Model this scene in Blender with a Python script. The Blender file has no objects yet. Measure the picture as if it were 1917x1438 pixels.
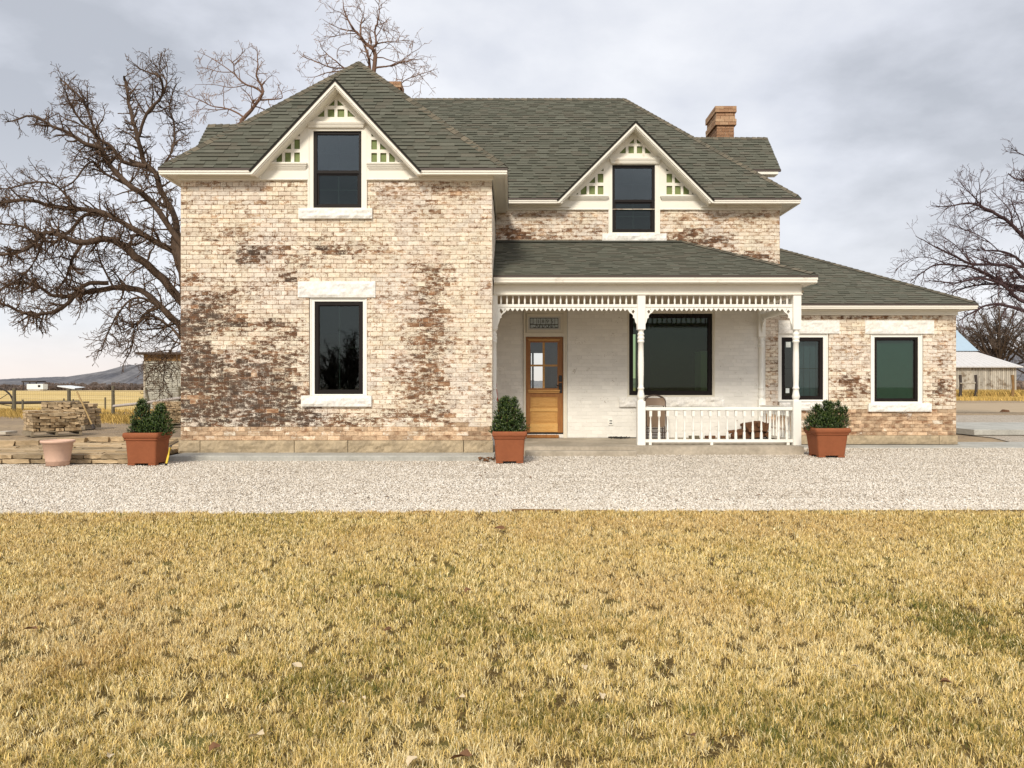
import bpy, math, random
import numpy as np
from mathutils import Vector, noise as mnoise
from mathutils.geometry import tessellate_polygon

R = random.Random(11)
NR = np.random.default_rng(11)
SC = bpy.context.scene
COL = SC.collection

# ---------------------------------------------------------------- camera
F, CX, HY, CAMH = 1440.0, 958.5, 725.0, 1.3        # focal length and horizon in photo pixels, eye height in metres
cam_data = bpy.data.cameras.new('camera')
cam_data.sensor_fit = 'HORIZONTAL'
cam_data.sensor_width = 36.0
cam_data.lens = 36.0 * F / 1917.0
cam_data.shift_y = (HY - 719.0) / 1917.0
cam_data.clip_start = 0.05
cam_data.clip_end = 12000
cam = bpy.data.objects.new('camera', cam_data)
COL.objects.link(cam)
cam.location = (0, 0, CAMH)
cam.rotation_euler = (math.radians(90), 0, 0)
SC.camera = cam

# ---------------------------------------------------------------- sky, sun, exposure
SUN_EL, SUN_AZ = math.radians(38), math.radians(-14)   # the sun stands behind the camera, a little to the left
w = bpy.data.worlds.new('World'); SC.world = w; w.use_nodes = True
nt = w.node_tree; nt.nodes.clear()
def wn(t, **k):
    n = nt.nodes.new(t)
    for a, b in k.items(): setattr(n, a, b)
    return n
def wl(a, b): nt.links.new(a, b)
def wmath(op, a, b=None, c=None, clamp=False):
    n = wn('ShaderNodeMath', operation=op, use_clamp=clamp)
    for i, x in enumerate((a, b, c)):
        if x is None: continue
        if isinstance(x, (int, float)): n.inputs[i].default_value = x
        else: wl(x, n.inputs[i])
    return n.outputs[0]
sky = wn('ShaderNodeTexSky', sky_type='NISHITA', sun_disc=False)
sky.sun_elevation = SUN_EL
sky.sun_rotation = math.radians(180) + SUN_AZ
sky.air_density = 1.0; sky.dust_density = 2.0
bg1 = wn('ShaderNodeBackground'); bg1.inputs[1].default_value = 0.07
wl(sky.outputs[0], bg1.inputs[0])
tc = wn('ShaderNodeTexCoord')
sep = wn('ShaderNodeSeparateXYZ'); wl(tc.outputs['Generated'], sep.inputs[0])
zz = wmath('MAXIMUM', sep.outputs[2], 0.0)
den = wmath('ADD', zz, 0.30)
cmb = wn('ShaderNodeCombineXYZ')
wl(wmath('DIVIDE', sep.outputs[0], den), cmb.inputs[0])
wl(wmath('DIVIDE', sep.outputs[1], den), cmb.inputs[1])
mp = wn('ShaderNodeMapping'); wl(cmb.outputs[0], mp.inputs[0])
mp.inputs['Location'].default_value = (12.10, 2.92, 0.0)
mp.inputs['Rotation'].default_value = (0, 0, 0.011)
n1 = wn('ShaderNodeTexNoise'); wl(mp.outputs[0], n1.inputs['Vector'])
n1.inputs['Scale'].default_value = 0.95; n1.inputs['Detail'].default_value = 7; n1.inputs['Roughness'].default_value = 0.5
n1.inputs['Distortion'].default_value = 0.5
n2 = wn('ShaderNodeTexNoise'); wl(mp.outputs[0], n2.inputs['Vector'])
n2.inputs['Scale'].default_value = 3.6; n2.inputs['Detail'].default_value = 6; n2.inputs['Roughness'].default_value = 0.55
cl = wmath('ADD', wmath('MULTIPLY', n1.outputs[0], 0.70), wmath('MULTIPLY', n2.outputs[0], 0.30))
ramp = wn('ShaderNodeValToRGB'); wl(cl, ramp.inputs[0])
e = ramp.color_ramp.elements
e[0].position = 0.385; e[0].color = (0.36, 0.375, 0.41, 1)
e[1].position = 0.62; e[1].color = (0.66, 0.667, 0.69, 1)
k = ramp.color_ramp.elements.new(0.49); k.color = (0.515, 0.53, 0.575, 1)
# paler toward the horizon, a faint warm band low down
hz = wn('ShaderNodeMapRange'); hz.interpolation_type = 'SMOOTHSTEP'
wl(sep.outputs[2], hz.inputs[0]); hz.inputs[1].default_value = 0.0; hz.inputs[2].default_value = 0.34
hz.inputs[3].default_value = 0.62; hz.inputs[4].default_value = 0.0
mx = wn('ShaderNodeMixRGB'); wl(hz.outputs[0], mx.inputs[0]); wl(ramp.outputs[0], mx.inputs[1])
mx.inputs[2].default_value = (0.67, 0.665, 0.675, 1)
wz = wn('ShaderNodeMapRange'); wl(sep.outputs[2], wz.inputs[0])
wz.inputs[1].default_value = 0.0; wz.inputs[2].default_value = 0.07; wz.inputs[3].default_value = 0.75; wz.inputs[4].default_value = 0.0
mx2 = wn('ShaderNodeMixRGB'); wl(wz.outputs[0], mx2.inputs[0]); wl(mx.outputs[0], mx2.inputs[1])
mx2.inputs[2].default_value = (0.72, 0.615, 0.55, 1)
bg2 = wn('ShaderNodeBackground'); wl(mx2.outputs[0], bg2.inputs[0]); bg2.inputs[1].default_value = 0.70
ms = wn('ShaderNodeMixShader'); ms.inputs[0].default_value = 0.90
wl(bg1.outputs[0], ms.inputs[1]); wl(bg2.outputs[0], ms.inputs[2])
wo = wn('ShaderNodeOutputWorld'); wl(ms.outputs[0], wo.inputs[0])

sl = bpy.data.lights.new('sun', 'SUN'); sl.energy = 1.5; sl.angle = math.radians(14); sl.color = (1.0, 0.925, 0.80)
so = bpy.data.objects.new('sun', sl); COL.objects.link(so)
so.location = (-5, -10, 15)
so.rotation_euler = (math.radians(90) - SUN_EL, 0, SUN_AZ)
SC.view_settings.view_transform = 'Standard'
SC.view_settings.look = 'None'
SC.view_settings.exposure = 1.12
SC.view_settings.gamma = 1.0
SC.view_settings.use_curve_mapping = False
SC.render.engine = 'CYCLES'
SC.cycles.max_bounces = 6; SC.cycles.diffuse_bounces = 3; SC.cycles.glossy_bounces = 3
SC.cycles.transmission_bounces = 4; SC.cycles.transparent_max_bounces = 10
SC.cycles.use_denoising = True
SC.cycles.denoiser = 'OPENIMAGEDENOISE'
SC.cycles.denoising_input_passes = 'RGB_ALBEDO_NORMAL'
SC.cycles.denoising_prefilter = 'ACCURATE'
SC.cycles.sample_clamp_indirect = 4

# ---------------------------------------------------------------- helpers
def fx(px, Y): return (px - CX) * Y / F
def fz(py, Y): return CAMH + (HY - py) * Y / F
def P(px, py, Y): return Vector((fx(px, Y), Y, fz(py, Y)))

ORG = {}
def thing(name, label, cat, loc, group=None):
    o = bpy.data.objects.new(name, None); COL.objects.link(o)
    o.location = loc; o.empty_display_size = 0.2
    o['label'] = label; o['category'] = cat
    if group: o['group'] = group
    ORG[o] = Vector(loc)
    return o
def tag(o, label=None, cat=None, group=None, kind=None):
    if label: o['label'] = label
    if cat: o['category'] = cat
    if group: o['group'] = group
    if kind: o['kind'] = kind
    return o
def adopt(o, parent):
    if parent is not None:
        o.parent = parent
        ORG[o] = ORG[parent]
    return o
def obj_from_mesh(name, me, parent=None, loc=(0, 0, 0)):
    o = bpy.data.objects.new(name, me); COL.objects.link(o)
    o.location = loc
    adopt(o, parent)
    return o
def clean(name): return name

class MB:
    """collects faces for one mesh object; world coordinates"""
    def __init__(s): s.v = []; s.f = []; s.c = []; s.s = []
    def add(s, vs, fs, col=(1, 1, 1, 1), smooth=False):
        n = len(s.v); s.v.extend(vs)
        for f in fs:
            s.f.append([i + n for i in f]); s.c.append(col); s.s.append(smooth)
        return s
    def box(s, x0, x1, y0, y1, z0, z1, col=(1, 1, 1, 1)):
        return s.add([(x0, y0, z0), (x1, y0, z0), (x1, y1, z0), (x0, y1, z0), (x0, y0, z1), (x1, y0, z1), (x1, y1, z1), (x0, y1, z1)],
                     [(0, 1, 5, 4), (1, 2, 6, 5), (2, 3, 7, 6), (3, 0, 4, 7), (4, 5, 6, 7), (3, 2, 1, 0)], col)
    def cbox(s, x0, x1, y0, y1, z0, z1, b=0.006, col=(1, 1, 1, 1)):
        """box with its front edges chamfered"""
        vs = [(x0 + b, y0, z0 + b), (x1 - b, y0, z0 + b), (x1 - b, y0, z1 - b), (x0 + b, y0, z1 - b),
              (x0, y0 + b, z0), (x1, y0 + b, z0), (x1, y0 + b, z1), (x0, y0 + b, z1),
              (x0, y1, z0), (x1, y1, z0), (x1, y1, z1), (x0, y1, z1)]
        fs = [(0, 1, 2, 3), (4, 5, 1, 0), (5, 6, 2, 1), (6, 7, 3, 2), (7, 4, 0, 3),
              (8, 9, 5, 4), (9, 10, 6, 5), (10, 11, 7, 6), (11, 8, 4, 7), (11, 10, 9, 8)]
        return s.add(vs, fs, col)
    def ring(s, x0, x1, z0, z1, w, y0, y1, col=(1, 1, 1, 1)):
        s.box(x0, x0 + w, y0, y1, z0, z1, col); s.box(x1 - w, x1, y0, y1, z0, z1, col)
        s.box(x0 + w, x1 - w, y0, y1, z1 - w, z1, col); s.box(x0 + w, x1 - w, y0, y1, z0, z0 + w, col)
        return s
    def prism(s, loops, y0, y1, col=(1, 1, 1, 1), mapf=None):
        """polygon (first loop) with holes (others), given as (x,z), from y0 to y1"""
        mapf = mapf or (lambda x, y, z: (x, y, z))
        L3 = [[Vector((x, z, 0)) for x, z in lp] for lp in loops]
        tris = tessellate_polygon(L3)
        flat = [p for lp in loops for p in lp]
        n = len(flat)
        vs = [mapf(x, y0, z) for x, z in flat] + [mapf(x, y1, z) for x, z in flat]
        fs = [tuple(t) for t in tris] + [tuple(i + n for i in reversed(t)) for t in tris]
        base = 0
        for lp in loops:
            m = len(lp)
            for i in range(m):
                a, b = base + i, base + (i + 1) % m
                fs.append((a, b, b + n, a + n))
            base += m
        return s.add(vs, fs, col)
    def tube(s, pts, rad, n=6, col=(1, 1, 1, 1), caps=True, smooth=True):
        pts = [Vector(p) for p in pts]
        if not isinstance(rad, (list, tuple)): rad = [rad] * len(pts)
        vs, fs = [], []
        for i, p in enumerate(pts):
            t = (pts[min(i + 1, len(pts) - 1)] - pts[max(i - 1, 0)]).normalized()
            a = Vector((0, 0, 1)) if abs(t.z) < 0.9 else Vector((1, 0, 0))
            u = t.cross(a).normalized(); v = t.cross(u)
            for k in range(n):
                an = 2 * math.pi * k / n
                vs.append(p + (u * math.cos(an) + v * math.sin(an)) * rad[i])
        for i in range(len(pts) - 1):
            for k in range(n):
                a = i * n + k; b = i * n + (k + 1) % n
                fs.append((a, b, b + n, a + n))
        s.add(vs, fs, col, smooth)
        if caps:
            s.add(vs[:n], [tuple(range(n))], col); s.add(vs[-n:], [tuple(range(n))], col)
        return s
    def lathe(s, prof, cx, cy, n=8, col=(1, 1, 1, 1), smooth=True):
        """prof: (radius, z) list, about the vertical axis"""
        vs, fs = [], []
        for r, z in prof:
            for k in range(n):
                an = 2 * math.pi * (k + 0.5) / n
                vs.append((cx + r * math.cos(an), cy + r * math.sin(an), z))
        for i in range(len(prof) - 1):
            for k in range(n):
                a = i * n + k; b = i * n + (k + 1) % n
                fs.append((a, b, b + n, a + n))
        return s.add(vs, fs, col, smooth)
    def sqlathe(s, prof, cx, cy, rc=0.25, col=(1, 1, 1, 1), seg=3):
        """prof: (half width, z); square rings with rounded corners"""
        vs, fs = [], []; n = 4 * (seg + 1)
        for h, z in prof:
            r = min(rc * h, 0.05)
            for q, (sx, sy) in enumerate(((1, 1), (-1, 1), (-1, -1), (1, -1))):
                for k in range(seg + 1):
                    an = math.pi / 2 * (q + k / seg)
                    vs.append((cx + sx * (h - r) + r * math.cos(an), cy + sy * (h - r) + r * math.sin(an), z))
        for i in range(len(prof) - 1):
            for k in range(n):
                a = i * n + k; b = i * n + (k + 1) % n
                fs.append((a, b, b + n, a + n))
        return s.add(vs, fs, col, False)
    def build(s, name, mat, parent=None, kind=None, origin=None):
        o0 = ORG[parent] if parent is not None else Vector(origin or (0, 0, 0))
        me = bpy.data.meshes.new(name)
        me.from_pydata([(x - o0.x, y - o0.y, z - o0.z) for x, y, z in s.v], [], s.f)
        at = me.attributes.new('tone', 'FLOAT_COLOR', 'FACE')
        at.data.foreach_set('color', np.array(s.c, dtype=np.float32).ravel())
        me.polygons.foreach_set('use_smooth', s.s)
        me.materials.append(mat)
        me.update()
        o = obj_from_mesh(name, me, parent, (0, 0, 0) if parent is not None else o0)
        if parent is None: ORG[o] = o0
        if kind: o['kind'] = kind
        return o

def np_obj(name, V, Fc, mat, parent=None, kind=None, tone=None, smooth=False, origin=None):
    """large mesh from numpy arrays, every face with the same number of corners"""
    o0 = ORG[parent] if parent is not None else Vector(origin or (0, 0, 0))
    V = np.asarray(V, dtype=np.float32) - np.array(o0, dtype=np.float32)
    Fc = np.asarray(Fc, dtype=np.int32); m, kk = Fc.shape
    me = bpy.data.meshes.new(name)
    me.vertices.add(len(V)); me.vertices.foreach_set('co', V.ravel())
    me.loops.add(m * kk); me.loops.foreach_set('vertex_index', Fc.ravel())
    me.polygons.add(m); me.polygons.foreach_set('loop_start', np.arange(0, m * kk, kk, dtype=np.int32))
    if smooth: me.polygons.foreach_set('use_smooth', np.ones(m, dtype=bool))
    me.update(calc_edges=True)
    if tone is not None:
        at = me.attributes.new('tone', 'FLOAT_COLOR', 'FACE')
        at.data.foreach_set('color', np.asarray(tone, dtype=np.float32).ravel())
    me.materials.append(mat)
    o = obj_from_mesh(name, me, parent, (0, 0, 0) if parent is not None else o0)
    if parent is None: ORG[o] = o0
    if kind: o['kind'] = kind
    return o

# ---------------------------------------------------------------- materials
class NM:
    def __init__(s, name):
        s.m = bpy.data.materials.new(name); s.m.use_nodes = True
        s.t = s.m.node_tree; s.t.nodes.clear()
        s.out = s.n('ShaderNodeOutputMaterial')
        s.b = s.n('ShaderNodeBsdfPrincipled'); s.l(s.b.outputs[0], s.out.inputs[0])
        s.co = s.n('ShaderNodeTexCoord')
    def n(s, t, **k):
        x = s.t.nodes.new(t)
        for a, b in k.items(): setattr(x, a, b)
        return x
    def l(s, a, b): s.t.links.new(a, b)
    def set(s, i, x):
        if isinstance(x, (int, float)): i.default_value = x
        elif isinstance(x, tuple): i.default_value = x if len(x) == 4 else (*x, 1)
        else: s.l(x, i)
    def math(s, op, a, b=0.0, c=None, clamp=False):
        x = s.n('ShaderNodeMath', operation=op, use_clamp=clamp)
        s.set(x.inputs[0], a); s.set(x.inputs[1], b)
        if c is not None: s.set(x.inputs[2], c)
        return x.outputs[0]
    def noise(s, scale, detail=4, rough=0.55, stretch=(1, 1, 1), dist=0.0, off=0.0):
        mp = s.n('ShaderNodeMapping'); s.l(s.co.outputs['Object'], mp.inputs[0])
        mp.inputs['Scale'].default_value = stretch; mp.inputs['Location'].default_value = (off, off * 1.7, off * .3)
        x = s.n('ShaderNodeTexNoise'); s.l(mp.outputs[0], x.inputs['Vector'])
        x.inputs['Scale'].default_value = scale; x.inputs['Detail'].default_value = detail
        x.inputs['Roughness'].default_value = rough; x.inputs['Distortion'].default_value = dist
        return x.outputs[0]
    def step(s, x, a, b, lo=0.0, hi=1.0):
        n = s.n('ShaderNodeMapRange'); n.interpolation_type = 'SMOOTHSTEP'
        s.set(n.inputs[0], x); s.set(n.inputs[1], a); s.set(n.inputs[2], b); s.set(n.inputs[3], lo); s.set(n.inputs[4], hi)
        return n.outputs[0]
    def lin(s, x, a, b, lo, hi):
        n = s.n('ShaderNodeMapRange'); s.set(n.inputs[0], x); s.set(n.inputs[1], a); s.set(n.inputs[2], b)
        s.set(n.inputs[3], lo); s.set(n.inputs[4], hi)
        return n.outputs[0]
    def mix(s, f, a, b, mode='MIX'):
        x = s.n('ShaderNodeMixRGB', blend_type=mode)
        s.set(x.inputs[0], f); s.set(x.inputs[1], a); s.set(x.inputs[2], b)
        return x.outputs[0]
    def ramp(s, f, stops):
        x = s.n('ShaderNodeValToRGB'); s.set(x.inputs[0], f)
        el = x.color_ramp.elements
        el[0].position, el[0].color = stops[0][0], (*stops[0][1], 1)
        el[1].position, el[1].color = stops[-1][0], (*stops[-1][1], 1)
        for p, c in stops[1:-1]:
            q = el.new(p); q.color = (*c, 1)
        return x.outputs[0]
    def tone(s):
        a = s.n('ShaderNodeAttribute', attribute_name='tone')
        q = s.n('ShaderNodeSeparateColor'); s.l(a.outputs['Color'], q.inputs[0])
        return q.outputs[0], q.outputs[1], q.outputs[2]
    def scale(s, c, f): return s.mix(1.0, c, s.gray(f), 'MULTIPLY')
    def gray(s, f):
        x = s.n('ShaderNodeCombineColor')
        for i in range(3): s.set(x.inputs[i], f)
        return x.outputs[0]
    def bump(s, h, strength=0.3, dist=0.01):
        x = s.n('ShaderNodeBump'); x.inputs['Strength'].default_value = strength; x.inputs['Distance'].default_value = dist
        s.l(h, x.inputs['Height']); s.l(x.outputs[0], s.b.inputs['Normal'])
    def fin(s, col, rough=0.8, spec=0.3, metal=0.0):
        s.set(s.b.inputs['Base Color'], col); s.set(s.b.inputs['Roughness'], rough)
        s.set(s.b.inputs['Specular IOR Level'], spec); s.set(s.b.inputs['Metallic'], metal)
        return s.m

def simple(name, c, rough=0.8, var=0.18, scale=6.0, spec=0.3, bump=0.15, metal=0.0, dirt=None, stretch=(1, 1, 1), per=0.0):
    m = NM(name)
    a = m.noise(scale, 5, 0.6, stretch); b = m.noise(scale * 7, 4, 0.6, stretch, off=3)
    f = m.lin(m.math('ADD', m.math('MULTIPLY', a, 0.6), m.math('MULTIPLY', b, 0.4)), 0.3, 0.7, 1 - var, 1 + var)
    col = m.scale(c, f)
    if dirt:
        dc, lo, hi, ds = dirt
        col = m.mix(m.step(m.noise(ds, 6, 0.65, off=7), lo, hi), col, dc)
    if per: col = m.scale(col, m.lin(m.n('ShaderNodeObjectInfo').outputs['Random'], 0, 1, 1 - per, 1 + per))
    if bump: m.bump(b, bump, 0.006)
    return m.fin(col, rough, spec, metal)

def brick_material(name, cream=(0.86, 0.77, 0.605), pale=(0.82, 0.74, 0.635)):
    """old lime-painted brick: tone R = how much paint is left, G = how dark the brick was fired, B = random"""
    m = NM(name); r, g, b = m.tone()
    hue = m.n('ShaderNodeAttribute', attribute_name='tone').outputs['Alpha']
    chip = m.math('ADD', m.math('MULTIPLY', m.noise(8, 5, 0.65, (1, 1, 2.2)), 0.6), m.math('MULTIPLY', m.noise(60, 4, 0.7), 0.4))
    thr = m.lin(r, 0, 1, 0.30, 0.70)
    cov = m.step(m.math('SUBTRACT', thr, chip), -0.05, 0.05)
    g = m.math('ADD', g, m.math('MULTIPLY', m.math('SUBTRACT', m.noise(5.5, 4, 0.65, (1, 1, 2.4), off=6), 0.5), 1.5), clamp=True)
    bare = m.ramp(g, [(0.0, (0.58, 0.42, 0.275)), (0.20, (0.42, 0.285, 0.18)), (0.42, (0.25, 0.132, 0.070)),
                      (0.70, (0.128, 0.066, 0.036)), (1.0, (0.092, 0.066, 0.049))])
    bare = m.scale(bare, m.lin(b, 0, 1, 0.72, 1.28))
    bare = m.scale(bare, m.lin(m.noise(40, 4, 0.6), 0.3, 0.7, 0.78, 1.2))
    paint = m.mix(m.step(m.noise(1.1, 3, 0.5, off=4), 0.42, 0.6), cream, pale)
    paint = m.scale(paint, m.lin(m.noise(70, 3, 0.6, off=2), 0.3, 0.7, 0.86, 1.08))
    paint = m.mix(m.lin(hue, 0, .45, 0.55, 0), paint, (0.73, 0.60, 0.48))
    paint = m.mix(m.lin(hue, .6, 1, 0, 0.6), paint, (0.90, 0.82, 0.70))
    paint = m.scale(paint, m.lin(b, 0, 1, 0.86, 1.05))
    # thin worn paint lets some of the brick through
    col = m.mix(m.math('MULTIPLY', cov, m.lin(m.noise(23, 4, 0.65, off=9), 0.35, 0.6, 0.70, 1.0)), bare, paint)
    m.bump(m.math('ADD', m.noise(60, 5, 0.6), m.math('MULTIPLY', cov, 0.3)), 0.35, 0.006)
    return m.fin(col, 0.9, 0.2)

M = {}
M['brick'] = brick_material('old painted brick')
m = NM('white painted brick'); r, g, b = m.tone()
n = m.math('ADD', m.math('MULTIPLY', m.noise(6, 5, 0.6), .5), m.math('MULTIPLY', m.noise(38, 4, 0.65), .5))
col = m.scale((0.80, 0.775, 0.715), m.lin(b, 0, 1, 0.93, 1.03))
col = m.mix(m.step(n, 0.60, 0.66), col, (0.46, 0.41, 0.34))
col = m.mix(m.step(m.noise(26, 5, 0.7, off=5), 0.70, 0.735), col, (0.20, 0.13, 0.09))
m.bump(m.noise(45, 5, 0.6), 0.3, 0.006)
M['white_brick'] = m.fin(col, 0.75, 0.3)
m = NM('tan chimney brick'); r, g, b = m.tone()
col = m.ramp(b, [(0, (0.27, 0.145, 0.08)), (0.5, (0.37, 0.215, 0.125)), (1, (0.50, 0.34, 0.21))])
col = m.scale(col, m.lin(m.noise(30, 5, 0.6), 0.3, 0.7, 0.7, 1.2))
m.bump(m.noise(60, 4), 0.3, 0.006)
M['chimney_brick'] = m.fin(col, 0.9, 0.2)
M['mortar_tan'] = simple('tan mortar', (0.50, 0.42, 0.32), 0.95, 0.2, 12)

M['trim'] = simple('cream white paint', (0.83, 0.79, 0.69), 0.5, 0.035, 3.0, 0.35, 0.08, dirt=((0.58, 0.50, 0.39), 0.60, 0.76, 2.6))
M['trim_bright'] = simple('bright white paint', (0.86, 0.84, 0.77), 0.45, 0.03, 4.0, 0.35, 0.06)
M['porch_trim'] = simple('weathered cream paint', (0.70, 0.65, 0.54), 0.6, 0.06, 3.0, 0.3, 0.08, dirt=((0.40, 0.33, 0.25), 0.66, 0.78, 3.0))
M['ceiling'] = simple('tan porch ceiling paint', (0.50, 0.42, 0.31), 0.7, 0.08, 3.0)
M['green'] = simple('sage green painted board', (0.19, 0.235, 0.085), 0.6, 0.12, 5.0)
M['drip'] = simple('brown metal drip edge', (0.075, 0.055, 0.045), 0.5, 0.1, 4.0, 0.4)
M['frame'] = simple('dark bronze window frame', (0.012, 0.0085, 0.0075), 0.5, 0.1, 5.0, 0.18, 0.0)
M['muntin'] = simple('grey grille bar', (0.06, 0.07, 0.075), 0.5, 0.1, 5.0, 0.4, 0.0)
M['screen'] = simple('grey insect screen', (0.035, 0.042, 0.04), 0.8, 0.1, 5.0, 0.2, 0.0)

def rock_mat(name, c1, c2, scale=3.0, bs=18, bstr=0.5, per=0.0):
    m = NM(name)
    a = m.noise(scale, 6, 0.62); b = m.noise(bs, 6, 0.65, off=2)
    col = m.mix(m.step(a, 0.35, 0.65), c1, c2)
    col = m.scale(col, m.lin(b, 0.3, 0.7, 0.82, 1.14))
    if per:
        oi = m.n('ShaderNodeObjectInfo'); col = m.scale(col, m.lin(oi.outputs['Random'], 0, 1, 1 - per, 1 + per))
    m.bump(b, bstr, 0.012)
    return m.fin(col, 0.9, 0.2)
M['white_stone'] = rock_mat('white painted rock-faced stone', (0.84, 0.82, 0.78), (0.80, 0.77, 0.70))
M['base_stone'] = rock_mat('tan sandstone', (0.46, 0.365, 0.24), (0.34, 0.27, 0.18), 4.0, 16, 0.6)
M['strip_stone'] = rock_mat('buff flagstone', (0.47, 0.355, 0.22), (0.35, 0.26, 0.155), 1.2, 9, 0.5, 0.36)
M['concrete'] = rock_mat('grey concrete', (0.46, 0.45, 0.405), (0.37, 0.36, 0.32), 1.6, 22, 0.25)
M['old_concrete'] = rock_mat('worn tan concrete', (0.50, 0.435, 0.345), (0.36, 0.31, 0.24), 1.5, 14, 0.5)

m = NM('grey green asphalt shingle'); r, g, b = m.tone()
col = m.ramp(r, [(0, (0.080, 0.082, 0.062)), (0.5, (0.112, 0.113, 0.087)), (1, (0.150, 0.149, 0.117))])
col = m.mix(m.math('MULTIPLY', g, 0.5), col, (0.125, 0.105, 0.08))
col = m.scale(col, m.lin(m.noise(120, 3, 0.7), 0.25, 0.75, 0.72, 1.3))
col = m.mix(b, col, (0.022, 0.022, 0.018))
m.bump(m.noise(160, 3, 0.6), 0.5, 0.004)
M['shingle'] = m.fin(col, 0.95, 0.15)
M['roof_deck'] = simple('dark roof deck', (0.055, 0.057, 0.045), 0.95, 0.2, 10)
m = NM('brown ridge cap shingle'); r, g, b = m.tone()
col = m.ramp(r, [(0, (0.085, 0.078, 0.058)), (1, (0.17, 0.145, 0.105))])
col = m.scale(col, m.lin(m.noise(120, 3, 0.7), 0.25, 0.75, 0.75, 1.3))
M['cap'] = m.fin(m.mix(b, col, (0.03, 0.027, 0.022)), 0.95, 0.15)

def glass_mat(name, tint, refl=1.75):
    m = NM(name); m.t.nodes.remove(m.b)
    tr = m.n('ShaderNodeBsdfTransparent'); tr.inputs[0].default_value = (*tint, 1)
    gl = m.n('ShaderNodeBsdfGlossy'); gl.inputs['Roughness'].default_value = 0.015
    gl.inputs[0].default_value = (0.88, 0.95, 1.0, 1)
    fr = m.n('ShaderNodeFresnel'); fr.inputs[0].default_value = refl
    mixs = m.n('ShaderNodeMixShader'); m.l(fr.outputs[0], mixs.inputs[0]); m.l(tr.outputs[0], mixs.inputs[1]); m.l(gl.outputs[0], mixs.inputs[2])
    m.l(mixs.outputs[0], m.out.inputs[0])
    return m.m
M['glass'] = glass_mat('coated window glass', (0.62, 0.70, 0.64), 1.52)
M['sky_glass'] = glass_mat('pale reflecting upper sash glass', (0.55, 0.62, 0.60), 1.85)
M['dark_glass'] = glass_mat('green tinted window glass', (0.60, 0.72, 0.52), 1.38)
M['clear_glass'] = glass_mat('clear door glass', (0.93, 0.95, 0.94), 1.5)
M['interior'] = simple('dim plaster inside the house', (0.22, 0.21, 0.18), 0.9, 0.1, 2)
M['blind_green'] = simple('green board behind glass', (0.095, 0.255, 0.205), 0.9, 0.10, 2)
M['blind_blue'] = simple('blue grey curtain', (0.23, 0.30, 0.43), 0.9, 0.12, 2, stretch=(6, 1, .3))
M['paper'] = simple('white paper sticker', (0.75, 0.8, 0.76), 0.8, 0.03, 5)

def wood_mat(name, c1, c2, stretch, rough=0.45, spec=0.4):
    m = NM(name)
    a = m.noise(3.2, 6, 0.6, stretch, 1.2); b = m.noise(26, 3, 0.5, stretch, off=4)
    col = m.mix(m.step(a, 0.32, 0.68), c1, c2)
    col = m.scale(col, m.lin(b, 0.3, 0.7, 0.86, 1.12))
    return m.fin(col, rough, spec)
M['door_stile'] = wood_mat('amber stained fir', (0.27, 0.105, 0.025), (0.34, 0.145, 0.036), (6, 6, 0.7))
M['door_panel'] = wood_mat('honey fir panel', (0.47, 0.235, 0.062), (0.56, 0.31, 0.095), (0.8, 6, 7))
M['door_rail'] = wood_mat('golden fir rail', (0.64, 0.38, 0.125), (0.56, 0.30, 0.085), (0.8, 6, 7))
M['black'] = simple('black iron', (0.012, 0.011, 0.011), 0.4, 0.1, 8, 0.5)
M['lead'] = simple('dark lead came', (0.022, 0.022, 0.022), 0.5, 0.1, 8, 0.4)
M['leaded_glass'] = simple('frosted grey glass', (0.46, 0.52, 0.52), 0.25, 0.3, 14, 0.5)
M['bevel_glass'] = simple('bright bevelled glass', (0.62, 0.60, 0.54), 0.2, 0.12, 10, 0.5)
M['terracotta'] = simple('matt terracotta', (0.27, 0.088, 0.037), 0.8, 0.14, 4.0, 0.25, 0.12, dirt=((0.36, 0.15, 0.08), 0.60, 0.74, 4.0))
M['pale_pot'] = simple('faded peach plastic', (0.66, 0.44, 0.33), 0.7, 0.07, 4.0, 0.25, 0.06, dirt=((0.56, 0.36, 0.27), 0.6, 0.75, 6.0))
M['soil'] = simple('potting soil', (0.045, 0.03, 0.02), 0.95, 0.3, 20)
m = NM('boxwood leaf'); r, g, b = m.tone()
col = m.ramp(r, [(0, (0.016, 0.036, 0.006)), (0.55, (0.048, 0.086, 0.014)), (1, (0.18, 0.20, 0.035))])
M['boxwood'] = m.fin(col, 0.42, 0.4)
M['stem'] = simple('shrub stem', (0.09, 0.06, 0.035), 0.9, 0.2, 20)

def bark(name, c, rosy):
    m = NM(name); r, g, b = m.tone()
    col = m.mix(r, c, rosy)
    col = m.scale(col, m.lin(m.noise(14, 5, 0.65, (1, 1, .4)), 0.3, 0.7, 0.65, 1.3))
    m.bump(m.noise(30, 5, 0.65, (1, 1, .3)), 0.6, 0.02)
    return m.fin(col, 0.9, 0.2)
M['bark_elm'] = bark('dark elm bark', (0.080, 0.055, 0.039), (0.17, 0.105, 0.066))
M['bark_tan'] = bark('tan bark', (0.13, 0.075, 0.055), (0.42, 0.27, 0.175))
M['bark_red'] = bark('purple brown bark', (0.052, 0.032, 0.034), (0.145, 0.085, 0.082))
M['bark_grey'] = bark('grey brown brush', (0.085, 0.063, 0.050), (0.155, 0.115, 0.085))

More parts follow.
